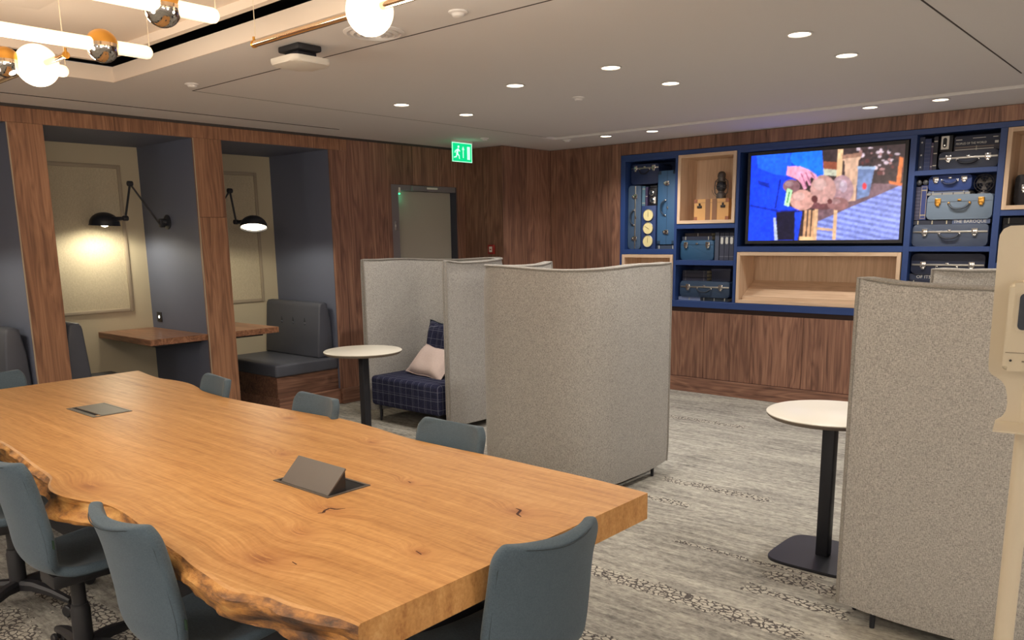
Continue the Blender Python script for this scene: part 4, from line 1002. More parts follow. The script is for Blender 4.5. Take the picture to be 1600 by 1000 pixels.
# ---- vintage things on the shelves
def col_(name, c, rough=.55, metal=0):
    return bpy.data.materials.get(name) or plain(name, srgb(*c), rough, metal, bump=.1, bscale=250)
YI = YB+.045       # front plane of what stands on the shelves
def suitcase(label, x0, x1, z0, z1, c, dep=.22, band=True, latch=chrome, group='vintage suitcases on the shelves', handle=True, rim=None, y=YI, corners=False, vertical=False, latch_z=.62, slim=False):
    """front face towards -y; vertical=True stands it on its short end (handle to the left)"""
    W, Hh = (x1-x0, z1-z0) if not vertical else (z1-z0, x1-x0)
    t = thing('suitcase', label, 'suitcase', ((x0+x1)/2, y, z0) if not vertical else ((x0+x1)/2, y, (z0+z1)/2), group=group)
    bodym = col_('case_%d_%d_%d' % c, c)
    dk = col_('case_trim_%d_%d_%d' % c, tuple(int(v*.6) for v in c))
    def P(u, v):   # u along length 0..W, v height 0..Hh
        if not vertical: return (u-W/2, v)
        return (-(Hh/2)+ (Hh-v), u-W/2) if False else (v-Hh/2, W/2-u)
    def B(name, u0, v0, u1, v1, ya, yb, m_, bev=.003, seg=2):
        a, b_ = P(u0, v0), P(u1, v1)
        return boxo(name, (min(a[0], b_[0]), ya, min(a[1], b_[1])), (max(a[0], b_[0]), yb, max(a[1], b_[1])), m_, t, bev, seg)
    r = min(.03, Hh*.22)
    bm = bmesh.new(); a, b_ = P(0, 0), P(W, Hh)
    PRISM(bm, rrect(min(a[0], b_[0]), min(a[1], b_[1]), max(a[0], b_[0]), max(a[1], b_[1]), r), .0, dep, 'y')
    es = [e for e in bm.edges if all(abs(v.co.y) < 1e-5 for v in e.verts)]
    bmesh.ops.bevel(bm, geom=es, offset=.006, segments=2, profile=.5, affect='EDGES'); obj('body', bm, bodym, t, ang=40)
    zl = Hh*latch_z
    if band: B('metal_band', .004, zl-.008, W-.004, zl+.008, -.005, .001, steel if latch is chrome else dk, .003)
    else: B('lid_seam', .004, zl-.0015, W-.004, zl+.0015, -.0015, .001, dk, 0)
    lw = min(.022, W*.07); lh = min(.030, Hh*.2)
    for uc in (W*.17, W*.83):
        la = B('latch', uc-lw, zl-lh*.7, uc+lw, zl+lh*.9, -.012, .0, latch, .003)
        B('latch_catch', uc-lw*.6, zl-lh*1.2, uc+lw*.6, zl-lh*.55, -.014, -.0, latch, .003)
    if handle:
        hw_ = min(.075, W*.18); zh = zl-lh*.5
        pts = []
        for k in range(13):
            u = W/2-hw_+2*hw_*k/12; f = 1-abs(k-6)/6.0; sag = (1-(1-f)**3)*Hh*.22
            p = P(u, zh-sag); pts.append((p[0], -.012-.010*min(1, f*3), p[1]))
        b2 = bmesh.new(); TUBE(b2, pts, [.005]+[.0085]*11+[.005], 8); obj('handle', b2, dk, t)
        for uc in (W/2-hw_, W/2+hw_): B('handle_mount', uc-.009, zh-.010, uc+.009, zh+.010, -.012, 0, latch, .003)
    B('lock', W/2-.013, zl+.004, W/2+.013, zl+.018, -.008, 0, latch, .002)
    if corners:
        for uc in (0, W):
            for vc in (0, Hh):
                s1 = 1 if uc == 0 else -1; s2 = 1 if vc == 0 else -1
                B('corner_guard', uc+s1*.002, vc+s2*.002, uc+s1*.035, vc+s2*.035, -.003, .004, dk, .002)
    return t
def book(label, x0, x1, z0, z1, c, flat=False, dep=.2, lines=2, group='books on the shelves', lc=(170, 170, 160), y=YI+.01):
    t = thing('book', label, 'book', ((x0+x1)/2, y, z0), group=group); W, Hh = x1-x0, z1-z0
    cm = col_('cover_%d_%d_%d' % c, c); pg = col_('paper', (200, 190, 165)); lm = col_('foil_%d_%d_%d' % lc, lc, .4)
    e = .003 if min(W, Hh) > .012 else .0015
    bm = bmesh.new()
    if flat: BX(bm, (-W/2, 0, 0), (W/2, dep, e)); BX(bm, (-W/2, 0, Hh-e), (W/2, dep, Hh)); BX(bm, (-W/2, 0, e), (W/2, .004, Hh-e))
    else: BX(bm, (-W/2, 0, 0), (-W/2+e, dep, Hh)); BX(bm, (W/2-e, 0, 0), (W/2, dep, Hh)); BX(bm, (-W/2+e, 0, 0), (W/2-e, .004, Hh))
    obj('cover', bm, cm, t)
    if flat: boxo('pages', (-W/2+.004, .005, e), (W/2-.004, dep-.004, Hh-e), pg, t)
    else: boxo('pages', (-W/2+e, .005, .004), (W/2-e, dep-.004, Hh-.004), pg, t)
    for k in range(lines):
        if flat:
            x = -W/2+W*(.12+.76*k/max(1, lines-1)) if lines > 1 else 0; boxo('spine_band', (x-.004, -.0008, .001), (x+.004, .0, Hh-.001), lm, t)
        else:
            z = Hh*(.14+.72*k/max(1, lines-1)) if lines > 1 else Hh/2; boxo('spine_band', (-W/2+.001, -.0008, z-.004), (W/2-.001, .0, z+.004), lm, t)
    return t
foil = col_('foil_white', (205, 205, 200), .4)
# column A
suitcase('dark navy hard case at the top left of the shelving, metal bar across it', -4.795, -4.465, 2.098, 2.300, (40, 54, 92), dep=.25, latch_z=.80, y=YI+.04)
suitcase('tall grey-blue suitcase stood on end at the far left, pale metal strip down it', -4.800, -4.645, 1.438, 2.085, (66, 88, 116), dep=.20, vertical=True, latch_z=.56)
book('thin light blue book standing above the top clock dial', -4.638, -4.602, 1.878, 2.075, (86, 122, 146), lines=2)
book('thin plum book standing beside the twin-lens camera', -4.598, -4.572, 1.878, 2.065, (66, 56, 92), lines=1)
t = thing('clock_cabinet', 'narrow navy cabinet with three round cream dials, one above the other', 'instrument', (-4.552, YI, 1.436))
boxo('cabinet', (-.086, .0, 0), (.086, .18, .440), col_('cabinet_blue', (40, 62, 112)), t, .003)
for k, (z, an) in enumerate(((.345, 90), (.213, 150), (.081, 88))):
    bm = bmesh.new(); LATHE(bm, [(0, 0), (.060, 0), (.062, .010), (.058, .014), (.055, .010)], (0, 0, z), (0, -1, 0), 36); dl = obj('dial_case', bm, steel, t)
    bm = bmesh.new(); LATHE(bm, [(.056, .009), (0, .010)], (0, 0, z), (0, -1, 0), 36); obj('dial_face', bm, col_('dial_cream', (226, 214, 160)), dl)
    bm = bmesh.new()
    for an_, ln in ((an, .042), (an+180, .018)):
        a = math.radians(an_); dx, dz = math.cos(a), math.sin(a)
        PRISM(bm, [(-dz*.0022, z+dx*.0022), (dz*.0022, z-dx*.0022), (dz*.001+dx*ln, z-dx*.001+dz*ln), (-dz*.001+dx*ln, z+dx*.001+dz*ln)], -.0125, -.0115, 'y')
    obj('pointer', bm, col_('pointer_brown', (90, 76, 40)), dl)
t = thing('camera', 'black twin-lens camera with round chrome-ringed lenses, above the dials', 'camera', (-4.515, YI+.02, 1.878))
boxo('body', (-.045, 0, 0), (.045, .10, .175), col_('camera_black', (26, 26, 34)), t, .006)
boxo('viewfinder_hood', (-.040, .01, .175), (.040, .09, .200), col_('camera_black', (26, 26, 34)), t, .004)
for x, z in ((-.012, .125), (-.004, .052)):
    bm = bmesh.new(); LATHE(bm, [(0, 0), (.028, 0), (.028, .014), (.022, .018), (.019, .010), (0, .008)], (x, 0, z), (0, -1, 0), 24); l_ = obj('lens_ring', bm, chrome, t)
    bm = bmesh.new(); LATHE(bm, [(.018, .011), (0, .015)], (x, 0, z), (0, -1, 0), 24); obj('lens_glass', bm, smoked, l_)
boxo('shutter_plate', (.012, -.006, .02), (.034, 0, .085), white_plastic, t, .003)
suitcase('large teal-blue trunk stood on end right of the three dials', -4.445, -4.240, 1.485, 2.215, (58, 98, 140), dep=.24, band=False, vertical=True, latch_z=.52, corners=True)
book('flat grey book under the upended teal-blue trunk', -4.450, -4.240, 1.438, 1.477, (60, 72, 92), flat=True, lines=2, lc=(190, 190, 184))
# B1
t = thing('striped_case', 'tan vintage case with two brown stripes inside the oak cubby', 'suitcase', (-3.872, YI+.05, 1.716), group='vintage suitcases on the shelves')
bm = bmesh.new(); PRISM(bm, rrect(-.185, 0, .185, .205, .014), 0, .17, 'y'); obj('body', bm, col_('tan_leather', (206, 160, 104)), t, ang=40)
for x in (-.036, .036): boxo('stripe', (x-.026, -.002, .001), (x+.026, .0, .204), col_('stripe_brown', (134, 98, 74)), t)
for x in (-.125, .125):
    boxo('latch', (x-.025, -.008, .118), (x+.025, 0, .142), col_('latch_black', (42, 34, 32)), t, .003); boxo('latch_hook', (x-.009, -.01, .142), (x+.009, 0, .165), col_('latch_black', (42, 34, 32)), t, .003)
for x in (-1, 1):
    for z0_, z1_ in ((.001, .035), (.17, .204)): boxo('corner_guard', (min(x*.150, x*.186), -.0015, z0_), (max(x*.150, x*.186), .01, z1_), col_('corner_red', (150, 96, 72)), t, .001, 1)
boxo('lid_line', (-.184, -.0018, .168), (.184, 0, .171), col_('stripe_brown', (134, 98, 74)), t)
t = thing('storm_lantern', 'dark metal storm lantern standing on the tan striped case', 'lantern', (-3.811, YI+.13, 1.9215))
gm = col_('lantern_metal', (92, 88, 88), .4, .3)
bm = bmesh.new(); LATHE(bm, [(0, 0), (.046, 0), (.048, .01), (.044, .048), (.030, .060), (.028, .072), (0, .072)], n=28); obj('fuel_tank', bm, gm, t)
bm = bmesh.new(); LATHE(bm, [(.030, .072), (.046, .095), (.050, .12), (.044, .145), (.034, .158)], n=28); obj('glass_chimney', bm, smoked, t)
bm = bmesh.new(); LATHE(bm, [(.05, .156), (.054, .160), (.036, .168), (.036, .205), (.040, .210), (.038, .235), (.028, .252), (.012, .260), (0, .261)], n=28); obj('cap', bm, gm, t)
for s in (-1, 1):
    bm = bmesh.new(); TUBE(bm, [(s*.040, 0, .03), (s*.066, 0, .055), (s*.072, 0, .11), (s*.066, 0, .165), (s*.036, 0, .19)], .005, 8); obj('side_tube', bm, gm, t)
bm = bmesh.new(); TUBE(bm, [(.085*math.cos(a), -.03, .10+.085*math.sin(a)) for a in [PI*1.05+k*PI*.9/16 for k in range(17)]], .0018, 6); obj('carry_wire', bm, gm, t)
for z in (.10, .125): 
    bm = bmesh.new(); TUBE(bm, [(.056*math.cos(2*PI*k/24), .056*math.sin(2*PI*k/24), z) for k in range(24)], .0016, 5, closed=True); obj('wire_guard', bm, gm, t)
# B2
suitcase('teal-blue box case with two studs under the oak cubby, left of white-labelled volumes', -4.170, -3.805, 1.3285, 1.522, (44, 84, 120), dep=.22, band=False, latch_z=.78, handle=False)
book('dark flat book lying on the teal-blue box case', -4.16, -3.83, 1.524, 1.560, (40, 48, 70), flat=True, lines=2)
book('dark brown flat book, uppermost over the teal-blue box case', -4.13, -3.84, 1.562, 1.592, (52, 48, 56), flat=True, lines=1)
book('slim grey ring binder left of the three white-labelled volumes', -3.798, -3.756, 1.3285, 1.595, (72, 80, 100), lines=0)
for k, wd in enumerate(('left', 'middle', 'right')):
    x0 = -3.747+k*.0505
    t = book('dark volume with a white oval label, %s of the matching three' % wd, x0, x0+.046, 1.3285, 1.592, (62, 66, 84), lines=2, group='three white-labelled volumes', lc=(110, 112, 124))
    bm = bmesh.new(); PRISM(bm, rrect(-.014, .155, .014, .222, .013), -.0018, 0, 'y'); obj('oval_label', bm, foil, t)
# B3
book('pale blue-grey book lying at the left under the banded suitcase', -4.185, -3.94, .927, .960, (120, 136, 172), flat=True, lines=1)
book('dark green book lying at the right under the banded suitcase', -3.935, -3.64, .927, .958, (44, 54, 62), flat=True, lines=3)
suitcase('dark teal suitcase with a bright metal band on the lowest left shelf', -4.165, -3.622, .962, 1.120, (46, 66, 92), dep=.24, latch_z=.64, slim=True)
for k, zz in enumerate((1.122, 1.158, 1.192)):
    book('dark flat book stacked on the banded suitcase, %s of three' % ('lowest', 'middle', 'uppermost')[k], -4.155, -3.885, zz, zz+.033, [(44, 46, 66), (50, 50, 66), (40, 44, 62)][k], flat=True, lines=2, lc=(90, 90, 100), y=YI+.03)
boxt = thing('storage_box', 'dark plain box standing on the banded suitcase beside stacked books', 'box', (-3.735, YI+.03, 1.122)); boxo('carton', (-.10, 0, 0), (.10, .2, .115), col_('dark_box', (40, 44, 66)), boxt, .003); boxo('lid', (-.103, -.003, .095), (.103, .203, .125), col_('dark_box2', (48, 52, 76)), boxt, .003)
# D1
t = book('dark book with three white stars, leftmost on the upper right shelf', -2.000, -1.962, 2.067, 2.335, (36, 46, 76), lines=0)
for z in (.03, .125, .225):
    bm = bmesh.new(); ps = []
    for k in range(10):
        a = PI/2+PI*k/5; r_ = .010 if k % 2 == 0 else .0045; ps.append((r_*math.cos(a), z+r_*math.sin(a)))
    PRISM(bm, ps, -.0012, 0, 'y'); obj('star', bm, foil, t)
book('navy book with a ribbed spine beside the starred book', -1.959, -1.912, 2.067, 2.318, (44, 58, 104), lines=7, lc=(62, 72, 112))
book('thin plum book between the ribbed one and the pale striped one', -1.910, -1.893, 2.067, 2.285, (74, 62, 92), lines=2)
book('thin black book with a pale line down its spine', -1.891, -1.862, 2.067, 2.330, (40, 42, 58), lines=3, lc=(196, 190, 176))
suitcase('dark slate suitcase with a silver bar on the upper right shelf', -1.845, -1.420, 2.067, 2.203, (62, 68, 86), dep=.22, latch_z=.62)
t = thing('box_camera', 'white-fronted box camera with a black oval, on the upper right suitcase', 'camera', (-1.808, YI+.02, 2.2035))
boxo('body', (-.040, 0, 0), (.052, .09, .130), col_('camera_black', (26, 26, 34)), t, .004)
boxo('front_plate', (-.032, -.005, .022), (.026, 0, .126), white_plastic, t, .004)
bm = bmesh.new(); PRISM(bm, rrect(-.018, .036, .010, .112, .0138), -.008, -.004, 'y'); obj('lens_oval', bm, col_('camera_black', (26, 26, 34)), t)
bm = bmesh.new(); LATHE(bm, [(.007, 0), (.007, .003), (.005, .003), (0, .001)], (-.004, -.008, .052), (0, -1, 0), 16); obj('lens', bm, chrome, t)
zz = 2.2035
for k, (hh_, c, lab, wd) in enumerate(((.018, (52, 52, 66), 'thin dark book with pale edge, lowest under the titled book', .32), (.017, (66, 60, 70), 'thin maroon-tinted book just under the titled book', .32), (.038, (34, 40, 62), 'thick navy book titled PEOPLES OF THE WORLD lying in the upper right stack', .32), (.034, (38, 44, 68), 'navy book lying topmost in the upper right stack', .32))):
    t = book(lab, -1.742, -1.742+wd, zz, zz+hh_, c, flat=True, lines=1 if hh_ < .03 else 0)
    if k < 2: boxo('spine_stripe', (-.15, -.0009, hh_*.35), (.12, 0, hh_*.65), foil if k == 0 else col_('stripe_dim', (130, 120, 110)), t)
    if k == 2:
        text_mesh('spine_title', 'PEOPLES OF THE WORLD', .024, foil, t, (-.04, -.0012, .019), (PI/2, 0, 0), .215); boxo('spine_mark', (.125, -.0012, .010), (.150, 0, .028), foil, t)
    if k == 3:
        boxo('spine_mark', (-.150, -.0012, .008), (-.105, 0, .014), foil, t); boxo('spine_mark', (-.03, -.0012, .016), (.06, 0, .020), foil, t); boxo('spine_mark', (.11, -.0012, .016), (.145, 0, .021), foil, t)
    zz += hh_+.0005
# D2
suitcase('slate suitcase with gold-tinted latches, lowest on the middle right shelf', -2.000, -1.443, 1.4585, 1.634, (74, 84, 104), dep=.26, latch_z=.66)
book('thin dark book with pale lettering lying left on the lowest slate suitcase', -2.000, -1.716, 1.6355, 1.668, (42, 46, 62), flat=True, lines=3, lc=(190, 180, 150))
t = book('grey-blue book titled THE BAROQUE lying on the lowest slate suitcase', -1.712, -1.440, 1.6355, 1.672, (80, 92, 122), flat=True, lines=0)
text_mesh('spine_title', 'THE BAROQUE', .034, foil, t, (-.005, -.0012, .018), (PI/2, 0, 0), .235)
suitcase('pale grey-blue suitcase with two brass latches in the middle of the right shelf', -1.905, -1.430, 1.6735, 1.868, (112, 128, 146), dep=.22, band=False, latch=brass, latch_z=.72)
book('ribbed dark book stood left of the pale grey-blue suitcase', -2.000, -1.962, 1.673, 1.940, (58, 58, 80), lines=8, lc=(80, 80, 100))
t = book('navy book with a gilt frame on its spine, left of the pale suitcase', -1.960, -1.912, 1.673, 1.950, (50, 62, 118), lines=2, lc=(170, 160, 130))
bm = bmesh.new()
for lo, hi in (((-.021, -.001, .01), (-.018, 0, .267)), ((.018, -.001, .01), (.021, 0, .267)), ((-.021, -.001, .01), (.021, 0, .013)), ((-.021, -.001, .264), (.021, 0, .267))): BX(bm, lo, hi)
obj('gilt_frame', bm, col_('gilt', (176, 160, 120), .4), t)
book('thin pale-edged book under the small blue suitcase', -1.920, -1.600, 1.869, 1.886, (150, 150, 148), flat=True, lines=4, lc=(70, 74, 92))
book('thin blue-grey book directly under the small blue suitcase', -1.905, -1.610, 1.8865, 1.9015, (96, 108, 140), flat=True, lines=2)
suitcase('small royal blue suitcase just under the upper right shelf', -1.905, -1.592, 1.902, 2.022, (44, 68, 132), dep=.20, band=False, latch_z=.74, slim=True)
t = thing('binoculars', 'dark binoculars lying on the upright books at the left of the middle right shelf', 'binoculars', (-1.958, YI+.05, 1.951))
for s in (-1, 1):
    bm = bmesh.new(); LATHE(bm, [(0, 0), (.022, 0), (.023, .02), (.020, .06), (.015, .085), (.016, .10), (0, .10)], (s*.025, -.03, .024), (0, 1, 0), 20); br = obj('barrel', bm, col_('camera_black', (26, 26, 34)), t)
    bm = bmesh.new(); LATHE(bm, [(.018, 0), (.018, .002), (0, .001)], (s*.025, -.0305, .024), (0, -1, 0), 20); obj('lens', bm, smoked, br)
boxo('bridge', (-.012, .0, .015), (.012, .05, .033), steel, t, .002)
t = thing('wire_fan', 'small dark round wire fan on the pale grey-blue suitcase', 'fan', (-1.512, YI+.06, 1.869))
bm = bmesh.new(); LATHE(bm, [(0, 0), (.045, 0), (.042, .008), (.012, .014), (.010, .03), (0, .03)], n=24); obj('base', bm, gm, t)
bm = bmesh.new()
for rr_ in (.070, .050, .030): TUBE(bm, [(rr_*math.cos(2*PI*k/28), -.02+(.07-rr_)*-.3, .080+rr_*math.sin(2*PI*k/28)) for k in range(28)], .0016, 5, closed=True)
for k in range(10):
    a = 2*PI*k/10; TUBE(bm, [(0, -.035, .08), (.070*math.cos(a), -.02, .08+.070*math.sin(a))], .0012, 4)
obj('wire_cage', bm, gm, t)
for k in range(3):
    bm = bmesh.new(); a = 2*PI*k/3+.5; ps = [(0, .08)]+[(.055*math.cos(a+q), .08+.055*math.sin(a+q)) for q in (-.35, -.1, .2, .45)]
    PRISM(bm, ps, -.008, -.006, 'y'); obj('blade', bm, gm, t)
boxo('motor', (-.015, -.004, .064), (.015, .03, .096), gm, t, .006)
# D3
book('dark blue book lying under the half-hidden case behind the right pod', -2.000, -1.62, .927, 1.0, (44, 56, 92), flat=True, lines=3)
book('dark book lying low behind the right pod', -2.000, -1.66, 1.002, 1.08, (40, 46, 66), flat=True, lines=2)
book('dark book with pale lettering just above the right pod edge', -2.000, -1.70, 1.082, 1.180, (38, 44, 66), flat=True, lines=2)
t = book('book with pale spine lettering under the half-hidden dark case', -2.000, -1.72, 1.182, 1.232, (46, 54, 78), flat=True, lines=0); text_mesh('spine_title', 'OF ITS', .036, foil, t, (-.03, -.0012, .025), (PI/2, 0, 0), .11)
suitcase('very dark case with two pale latches, half hidden above the right pod', -1.990, -1.445, 1.233, 1.398, (38, 44, 66), dep=.24, latch_z=.45, band=True)
# E
suitcase('black case inside the oak cubby at the right picture edge', -1.300, -.90, 1.772, 2.000, (34, 34, 42), dep=.2, band=False, latch_z=.55, y=YI+.05)
book('black book with pale dots, uppermost under the right-edge oak cubby', -1.350, -1.02, 1.630, 1.675, (26, 28, 38), flat=True, lines=3)
book('black book lying under the pale-dotted one at the right edge', -1.350, -1.00, 1.585, 1.628, (30, 30, 40), flat=True, lines=1)
suitcase('dark case under the black books at the right picture edge', -1.350, -.95, 1.332, 1.583, (36, 42, 64), dep=.24, band=False)
book('pale teal book standing low beside the right pod', -1.355, -1.325, .927, 1.20, (110, 140, 150), lines=1)

# ================================================================== CEILING FITTINGS
def downlight(x, y, z, label, on=True, lit=True):
    t = thing('downlight', label, 'ceiling light', (x, y, z), group='round recessed downlights')
    bm = bmesh.new(); LATHE(bm, [(.062, 0), (.063, -.003), (.054, -.004), (.050, .0), (.050, .02)], n=36); obj('trim_ring', bm, ceil_m, t)
    bm = bmesh.new(); LATHE(bm, [(.0505, -.0005), (0, -.0015)], n=36); obj('lens', bm, lens_m, t)
    lamp('downlight_beam', 'SPOT', (x, y, z-.012), DOWN_W, WARM, .05, (0, 0, 0), math.radians(140), .7)
DL = [(-4.55, 4.05, 'nearest pair on the left, front'), (-4.56, 4.72, 'left pair, back, nearest the exit sign'), (-3.49, 4.06, 'single one between left and middle pairs'), (-2.75, 4.03, 'middle pair, front'), (-2.755, 4.70, 'middle pair, back'), (-1.66, 4.02, 'right pair, front'), (-1.66, 4.66, 'right pair, back')]
for x, y, l in DL: downlight(x, y, ZC-.002, 'recessed round downlight, '+l)
for x, l in ((-4.60, 'back row, leftmost of four'), (-4.09, 'back row, second of four from the left'), (-2.176, 'back row above the television, third of four'), (-1.687, 'back row, rightmost of four')): downlight(x, 6.67, ZC-.003, 'recessed round downlight, '+l)
for x, y in ((-.55, 4.35), (1.1, 4.35), (.6, -.7), (-1.4, -.9), (-3.4, -.9), (-5.2, -.9), (1.6, -1.6), (1.2, 6.4), (-3.4, 3.0), (-.4, 2.9)):  # unseen downlights added to fill the room and raise the bounce
    if (x, y) in ((-3.4, 3.0), (-.4, 2.9)): continue
    downlight(x, y, ZC-.002, 'added fill downlight outside the picture, behind or beside the viewer')
# air grille
t = thing('ceiling_diffuser', 'round ringed air diffuser on the ceiling behind the right glowing globe', 'air vent', (-3.08, 2.59, ZC))
for k, r_ in enumerate((.14, .110, .080, .050)):
    bm = bmesh.new(); LATHE(bm, [(r_, .0), (r_, -.004-.004*k), (r_-.016, -.010-.004*k), (r_-.018, 0)], n=44); obj('ring', bm, ceil_m, t)
# wireless access point on a bracket
t = thing('access_point', 'white rounded square access point on a dark bracket under the ceiling', 'access point', (-3.565, 2.52, ZC))
boxo('bracket', (-.085, -.07, -.030), (.085, .07, .0), black_plastic, t, .008)
boxo('mount_arm', (-.055, -.05, -.062), (.055, .06, -.030), black_metal, t, .006)
bm = bmesh.new(); PRISM(bm, rrect(-.115, -.115, .115, .115, .045, 6), -.092, -.062, 'z')
bmesh.ops.bevel(bm, geom=[e for e in bm.edges if all(abs(v.co.z+.092) < 1e-5 for v in e.verts)], offset=.018, segments=4, profile=.5, affect='EDGES'); obj('cover', bm, white_plastic, t, ang=50)
for n_, x, y, l in (('smoke_detector', -2.558, 2.613, 'small round white detector on the ceiling, right of the glowing globe'), ('smoke_detector', -4.842, 2.633, 'small round ceiling sensor at the left, by the corner of the joint line'), ('smoke_detector', -5.513, 5.951, 'small round ceiling sensor just right of the exit sign'), ('smoke_detector', -3.479, 4.713, 'small flat ceiling sensor in the middle of the raft'), ('smoke_detector', -5.05, 6.65, 'small ceiling sensor near the far corner')):
    t = thing(n_, l, 'sensor', (x, y, ZC), group='small ceiling sensors'); bm = bmesh.new(); LATHE(bm, [(.042, 0), (.042, -.006), (.030, -.010), (.024, -.020), (.014, -.024), (0, -.024)], n=28); obj('housing', bm, ceil_m, t)
# exit sign
t = thing('exit_sign', 'green lit exit sign with running man, arrow and door, hung under the ceiling', 'sign', (-5.795, 5.925, ZC), .0)
bm = bmesh.new(); BX(bm, (-.012, -.145, -.022), (.012, .145, -.005), .002); BX(bm, (-.02, -.12, -.006), (.02, .12, .0)); obj('housing', bm, white_plastic, t)
boxo('panel_glass', (-.004, -.138, -.205), (.004, .138, -.022), exit_green, t)
bm = bmesh.new()
for lo, hi in (((.004, -.138, -.205), (.0055, .138, -.199)), ((.004, -.138, -.028), (.0055, .138, -.022)), ((.004, -.138, -.199), (.0055, -.132, -.028)), ((.004, .132, -.199), (.0055, .138, -.028))): BX(bm, lo, hi)
obj('edge_line', bm, exit_white, t)
bm = bmesh.new(); X5 = (.0045, .006)
PRISM(bm, [(.070, -.178), (.108, -.178), (.108, -.055), (.070, -.055)], *X5, 'x'); obj('door_mark', bm, exit_white, t)
bm = bmesh.new(); PRISM(bm, [(.008, -.165), (.018, -.165), (.018, -.085), (.030, -.090), (.013, -.055), (-.004, -.090), (.008, -.085)], *X5, 'x'); obj('arrow_mark', bm, exit_white, t)
bm = bmesh.new()
PRISM(bm, [(-.052+.012*math.cos(a), -.062+.012*math.sin(a)) for a in [2*PI*k/14 for k in range(14)]], *X5, 'x')
for ps in ([(-.085, -.120), (-.070, -.082), (-.052, -.078), (-.050, -.088), (-.062, -.130), (-.075, -.132)], [(-.052, -.080), (-.030, -.100), (-.034, -.108), (-.056, -.094)], [(-.070, -.084), (-.100, -.100), (-.108, -.120), (-.100, -.122), (-.092, -.106), (-.070, -.096)],
           [(-.064, -.124), (-.040, -.142), (-.036, -.176), (-.046, -.176), (-.050, -.150), (-.074, -.134)], [(-.080, -.122), (-.088, -.152), (-.118, -.160), (-.116, -.169), (-.080, -.162), (-.068, -.130)]):
    PRISM(bm, ps, *X5, 'x')
obj('running_figure', bm, exit_white, t)

# ---- unseen opal globes added to brighten the ceiling, behind and beside the viewer
for x, y, l in ((2.05, 1.9, 'added unseen fill globe by the right wall'), (1.7, -.6, 'added unseen fill globe right of the viewer'), (-1.6, -1.3, 'added unseen fill globe behind the viewer, right one'), (-4.4, -1.3, 'added unseen fill globe behind the viewer, left one')):
    t = thing('added_fill_globe', l, 'pendant lamp', (x, y, 1.95), group='added unseen fill globes around the viewer'); bm = bmesh.new(); n = 16
    LATHE(bm, [(0, .14)]+[(.14*math.sin(PI*k/n), .14*math.cos(PI*k/n)) for k in range(1, n)]+[(0, -.14)], n=28); obj('opal_globe', bm, fill_globe_m, t)
    bm = bmesh.new(); CYL(bm, (0, 0, .13), (0, 0, ZC-1.95), .003, n=6); obj('cord', bm, cord_m, t)
    bm = bmesh.new(); LATHE(bm, [(.05, ZC-1.95), (.05, ZC-1.97), (0, ZC-1.97)], n=20); obj('ceiling_rose', bm, white_plastic, t)
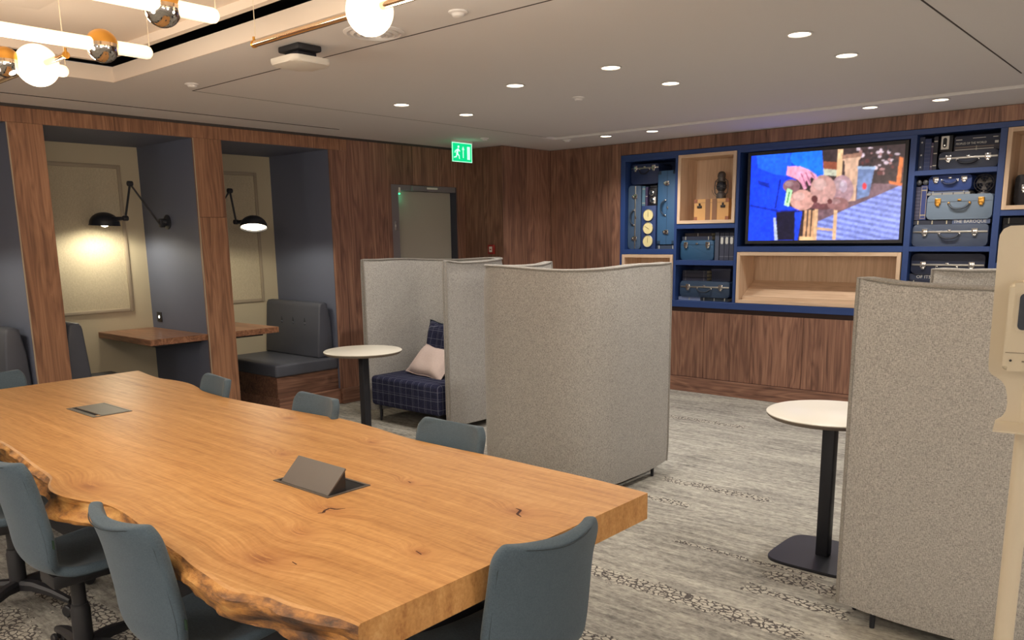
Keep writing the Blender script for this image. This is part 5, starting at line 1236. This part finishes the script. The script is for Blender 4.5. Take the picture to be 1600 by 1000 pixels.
# ---- pendant
PZ = 2.30; CT = 2.645
pn = thing('pendant_light', 'large pendant of glowing tubes, opal globes and brass rods over the oak table', 'pendant lamp', (-3.0, 1.45, PZ))
def L3(x, y, z=PZ): return Vector((x+3.0, y-1.45, z-PZ))
def tubelight(x, y0, y1, z=PZ):
    bm = bmesh.new(); R = .0245; ln = y1-y0
    prof = [(0, 0), (R*.5, .003), (R*.85, .010), (R, .022), (R, ln-.022), (R*.85, ln-.010), (R*.5, ln-.003), (0, ln)]
    LATHE(bm, prof, L3(x, y0, z), (0, 1, 0), 24); obj('glass_tube', bm, tube_m, pn)
def cord(x, y, z=PZ):
    bm = bmesh.new(); CYL(bm, L3(x, y, z+.018), L3(x, y, CT), .0016, n=6); obj('cord', bm, cord_m, pn)
def ball(x, y, z=PZ, r=.056):
    n = 12; bm = bmesh.new(); LATHE(bm, [(0, r)]+[(r*math.sin(PI/2*k/n), r*math.cos(PI/2*k/n)) for k in range(1, n+1)], L3(x, y, z+.004), n=32); a = obj('brass_dome', bm, brass, pn)
    bm = bmesh.new(); LATHE(bm, [(r*math.sin(PI/2*k/n), -r*math.cos(PI/2*k/n)) for k in range(n, 0, -1)]+[(0, -r)], L3(x, y, z-.004), n=32); obj('mirror_bowl', bm, mirror_m, a)
    bm = bmesh.new(); CYL(bm, L3(x, y, z-.006), L3(x, y, z+.006), r*1.02, n=32); obj('waist_ring', bm, polished_brass, a)
def globe(x, y, z=PZ, r=.083):
    bm = bmesh.new(); n = 20; LATHE(bm, [(0, r)]+[(r*math.sin(PI*k/n), r*math.cos(PI*k/n)) for k in range(1, n)]+[(0, -r)], L3(x, y, z), n=36); obj('opal_globe', bm, globe_m, pn)
def rod(x0, x1, y, z=PZ, r=.012):
    bm = bmesh.new(); TUBE(bm, [L3(x0, y, z), L3(x1, y, z)], r, 18); a = obj('brass_rod', bm, polished_brass, pn)
    for x in (x0, x1):
        bm = bmesh.new(); CYL(bm, L3(x-.004, y, z), L3(x+.004, y, z), r*1.15, n=18); CYL(bm, L3(x, y, z), L3(x, y, z+.026), .005, n=10); obj('end_cap', bm, brass, a)
tubelight(-3.245, .60, 1.61); tubelight(-2.58, .60, 1.515); tubelight(-3.835, .70, 1.525)
ball(-3.255, 1.425); ball(-2.605, 1.337); ball(-3.81, 1.275)
rod(-4.9, -3.507, 1.392); rod(-2.831, -1.50, 1.80); globe(-3.786, 1.385, PZ); globe(-2.17, 1.81, PZ, .077)
tubelight(-1.7, .7, 1.7); ball(-1.7, 1.2); rod(-2.6, -.9, .95); globe(-1.2, .95)
for x, y in ((-3.245, 1.60), (-2.58, 1.505), (-3.835, 1.515), (-3.52, 1.392), (-2.82, 1.80), (-1.52, 1.80), (-4.88, 1.392), (-3.245, .62), (-2.58, .62), (-3.835, .72), (-1.7, 1.69), (-1.7, .72), (-2.58, .95), (-.92, .95)): cord(x, y)
bm = bmesh.new(); BX(bm, (-1.2, -.12, CT-.025-PZ), (1.2, .12, CT-PZ), .004); obj('ceiling_plate', bm, coffer_m, pn)
for x, y in ((-3.786, 1.385), (-2.17, 1.81), (-1.2, .95)): lamp('pendant_glow', 'POINT', (x, y, PZ-.18), 11.0, (1, .88, .70), .08)
for x, y in ((-3.245, 1.0), (-2.58, 1.0), (-3.835, 1.1), (-1.7, 1.45)): lamp('tube_glow', 'POINT', (x, y, PZ-.13), 6.0, (1, .88, .70), .09)
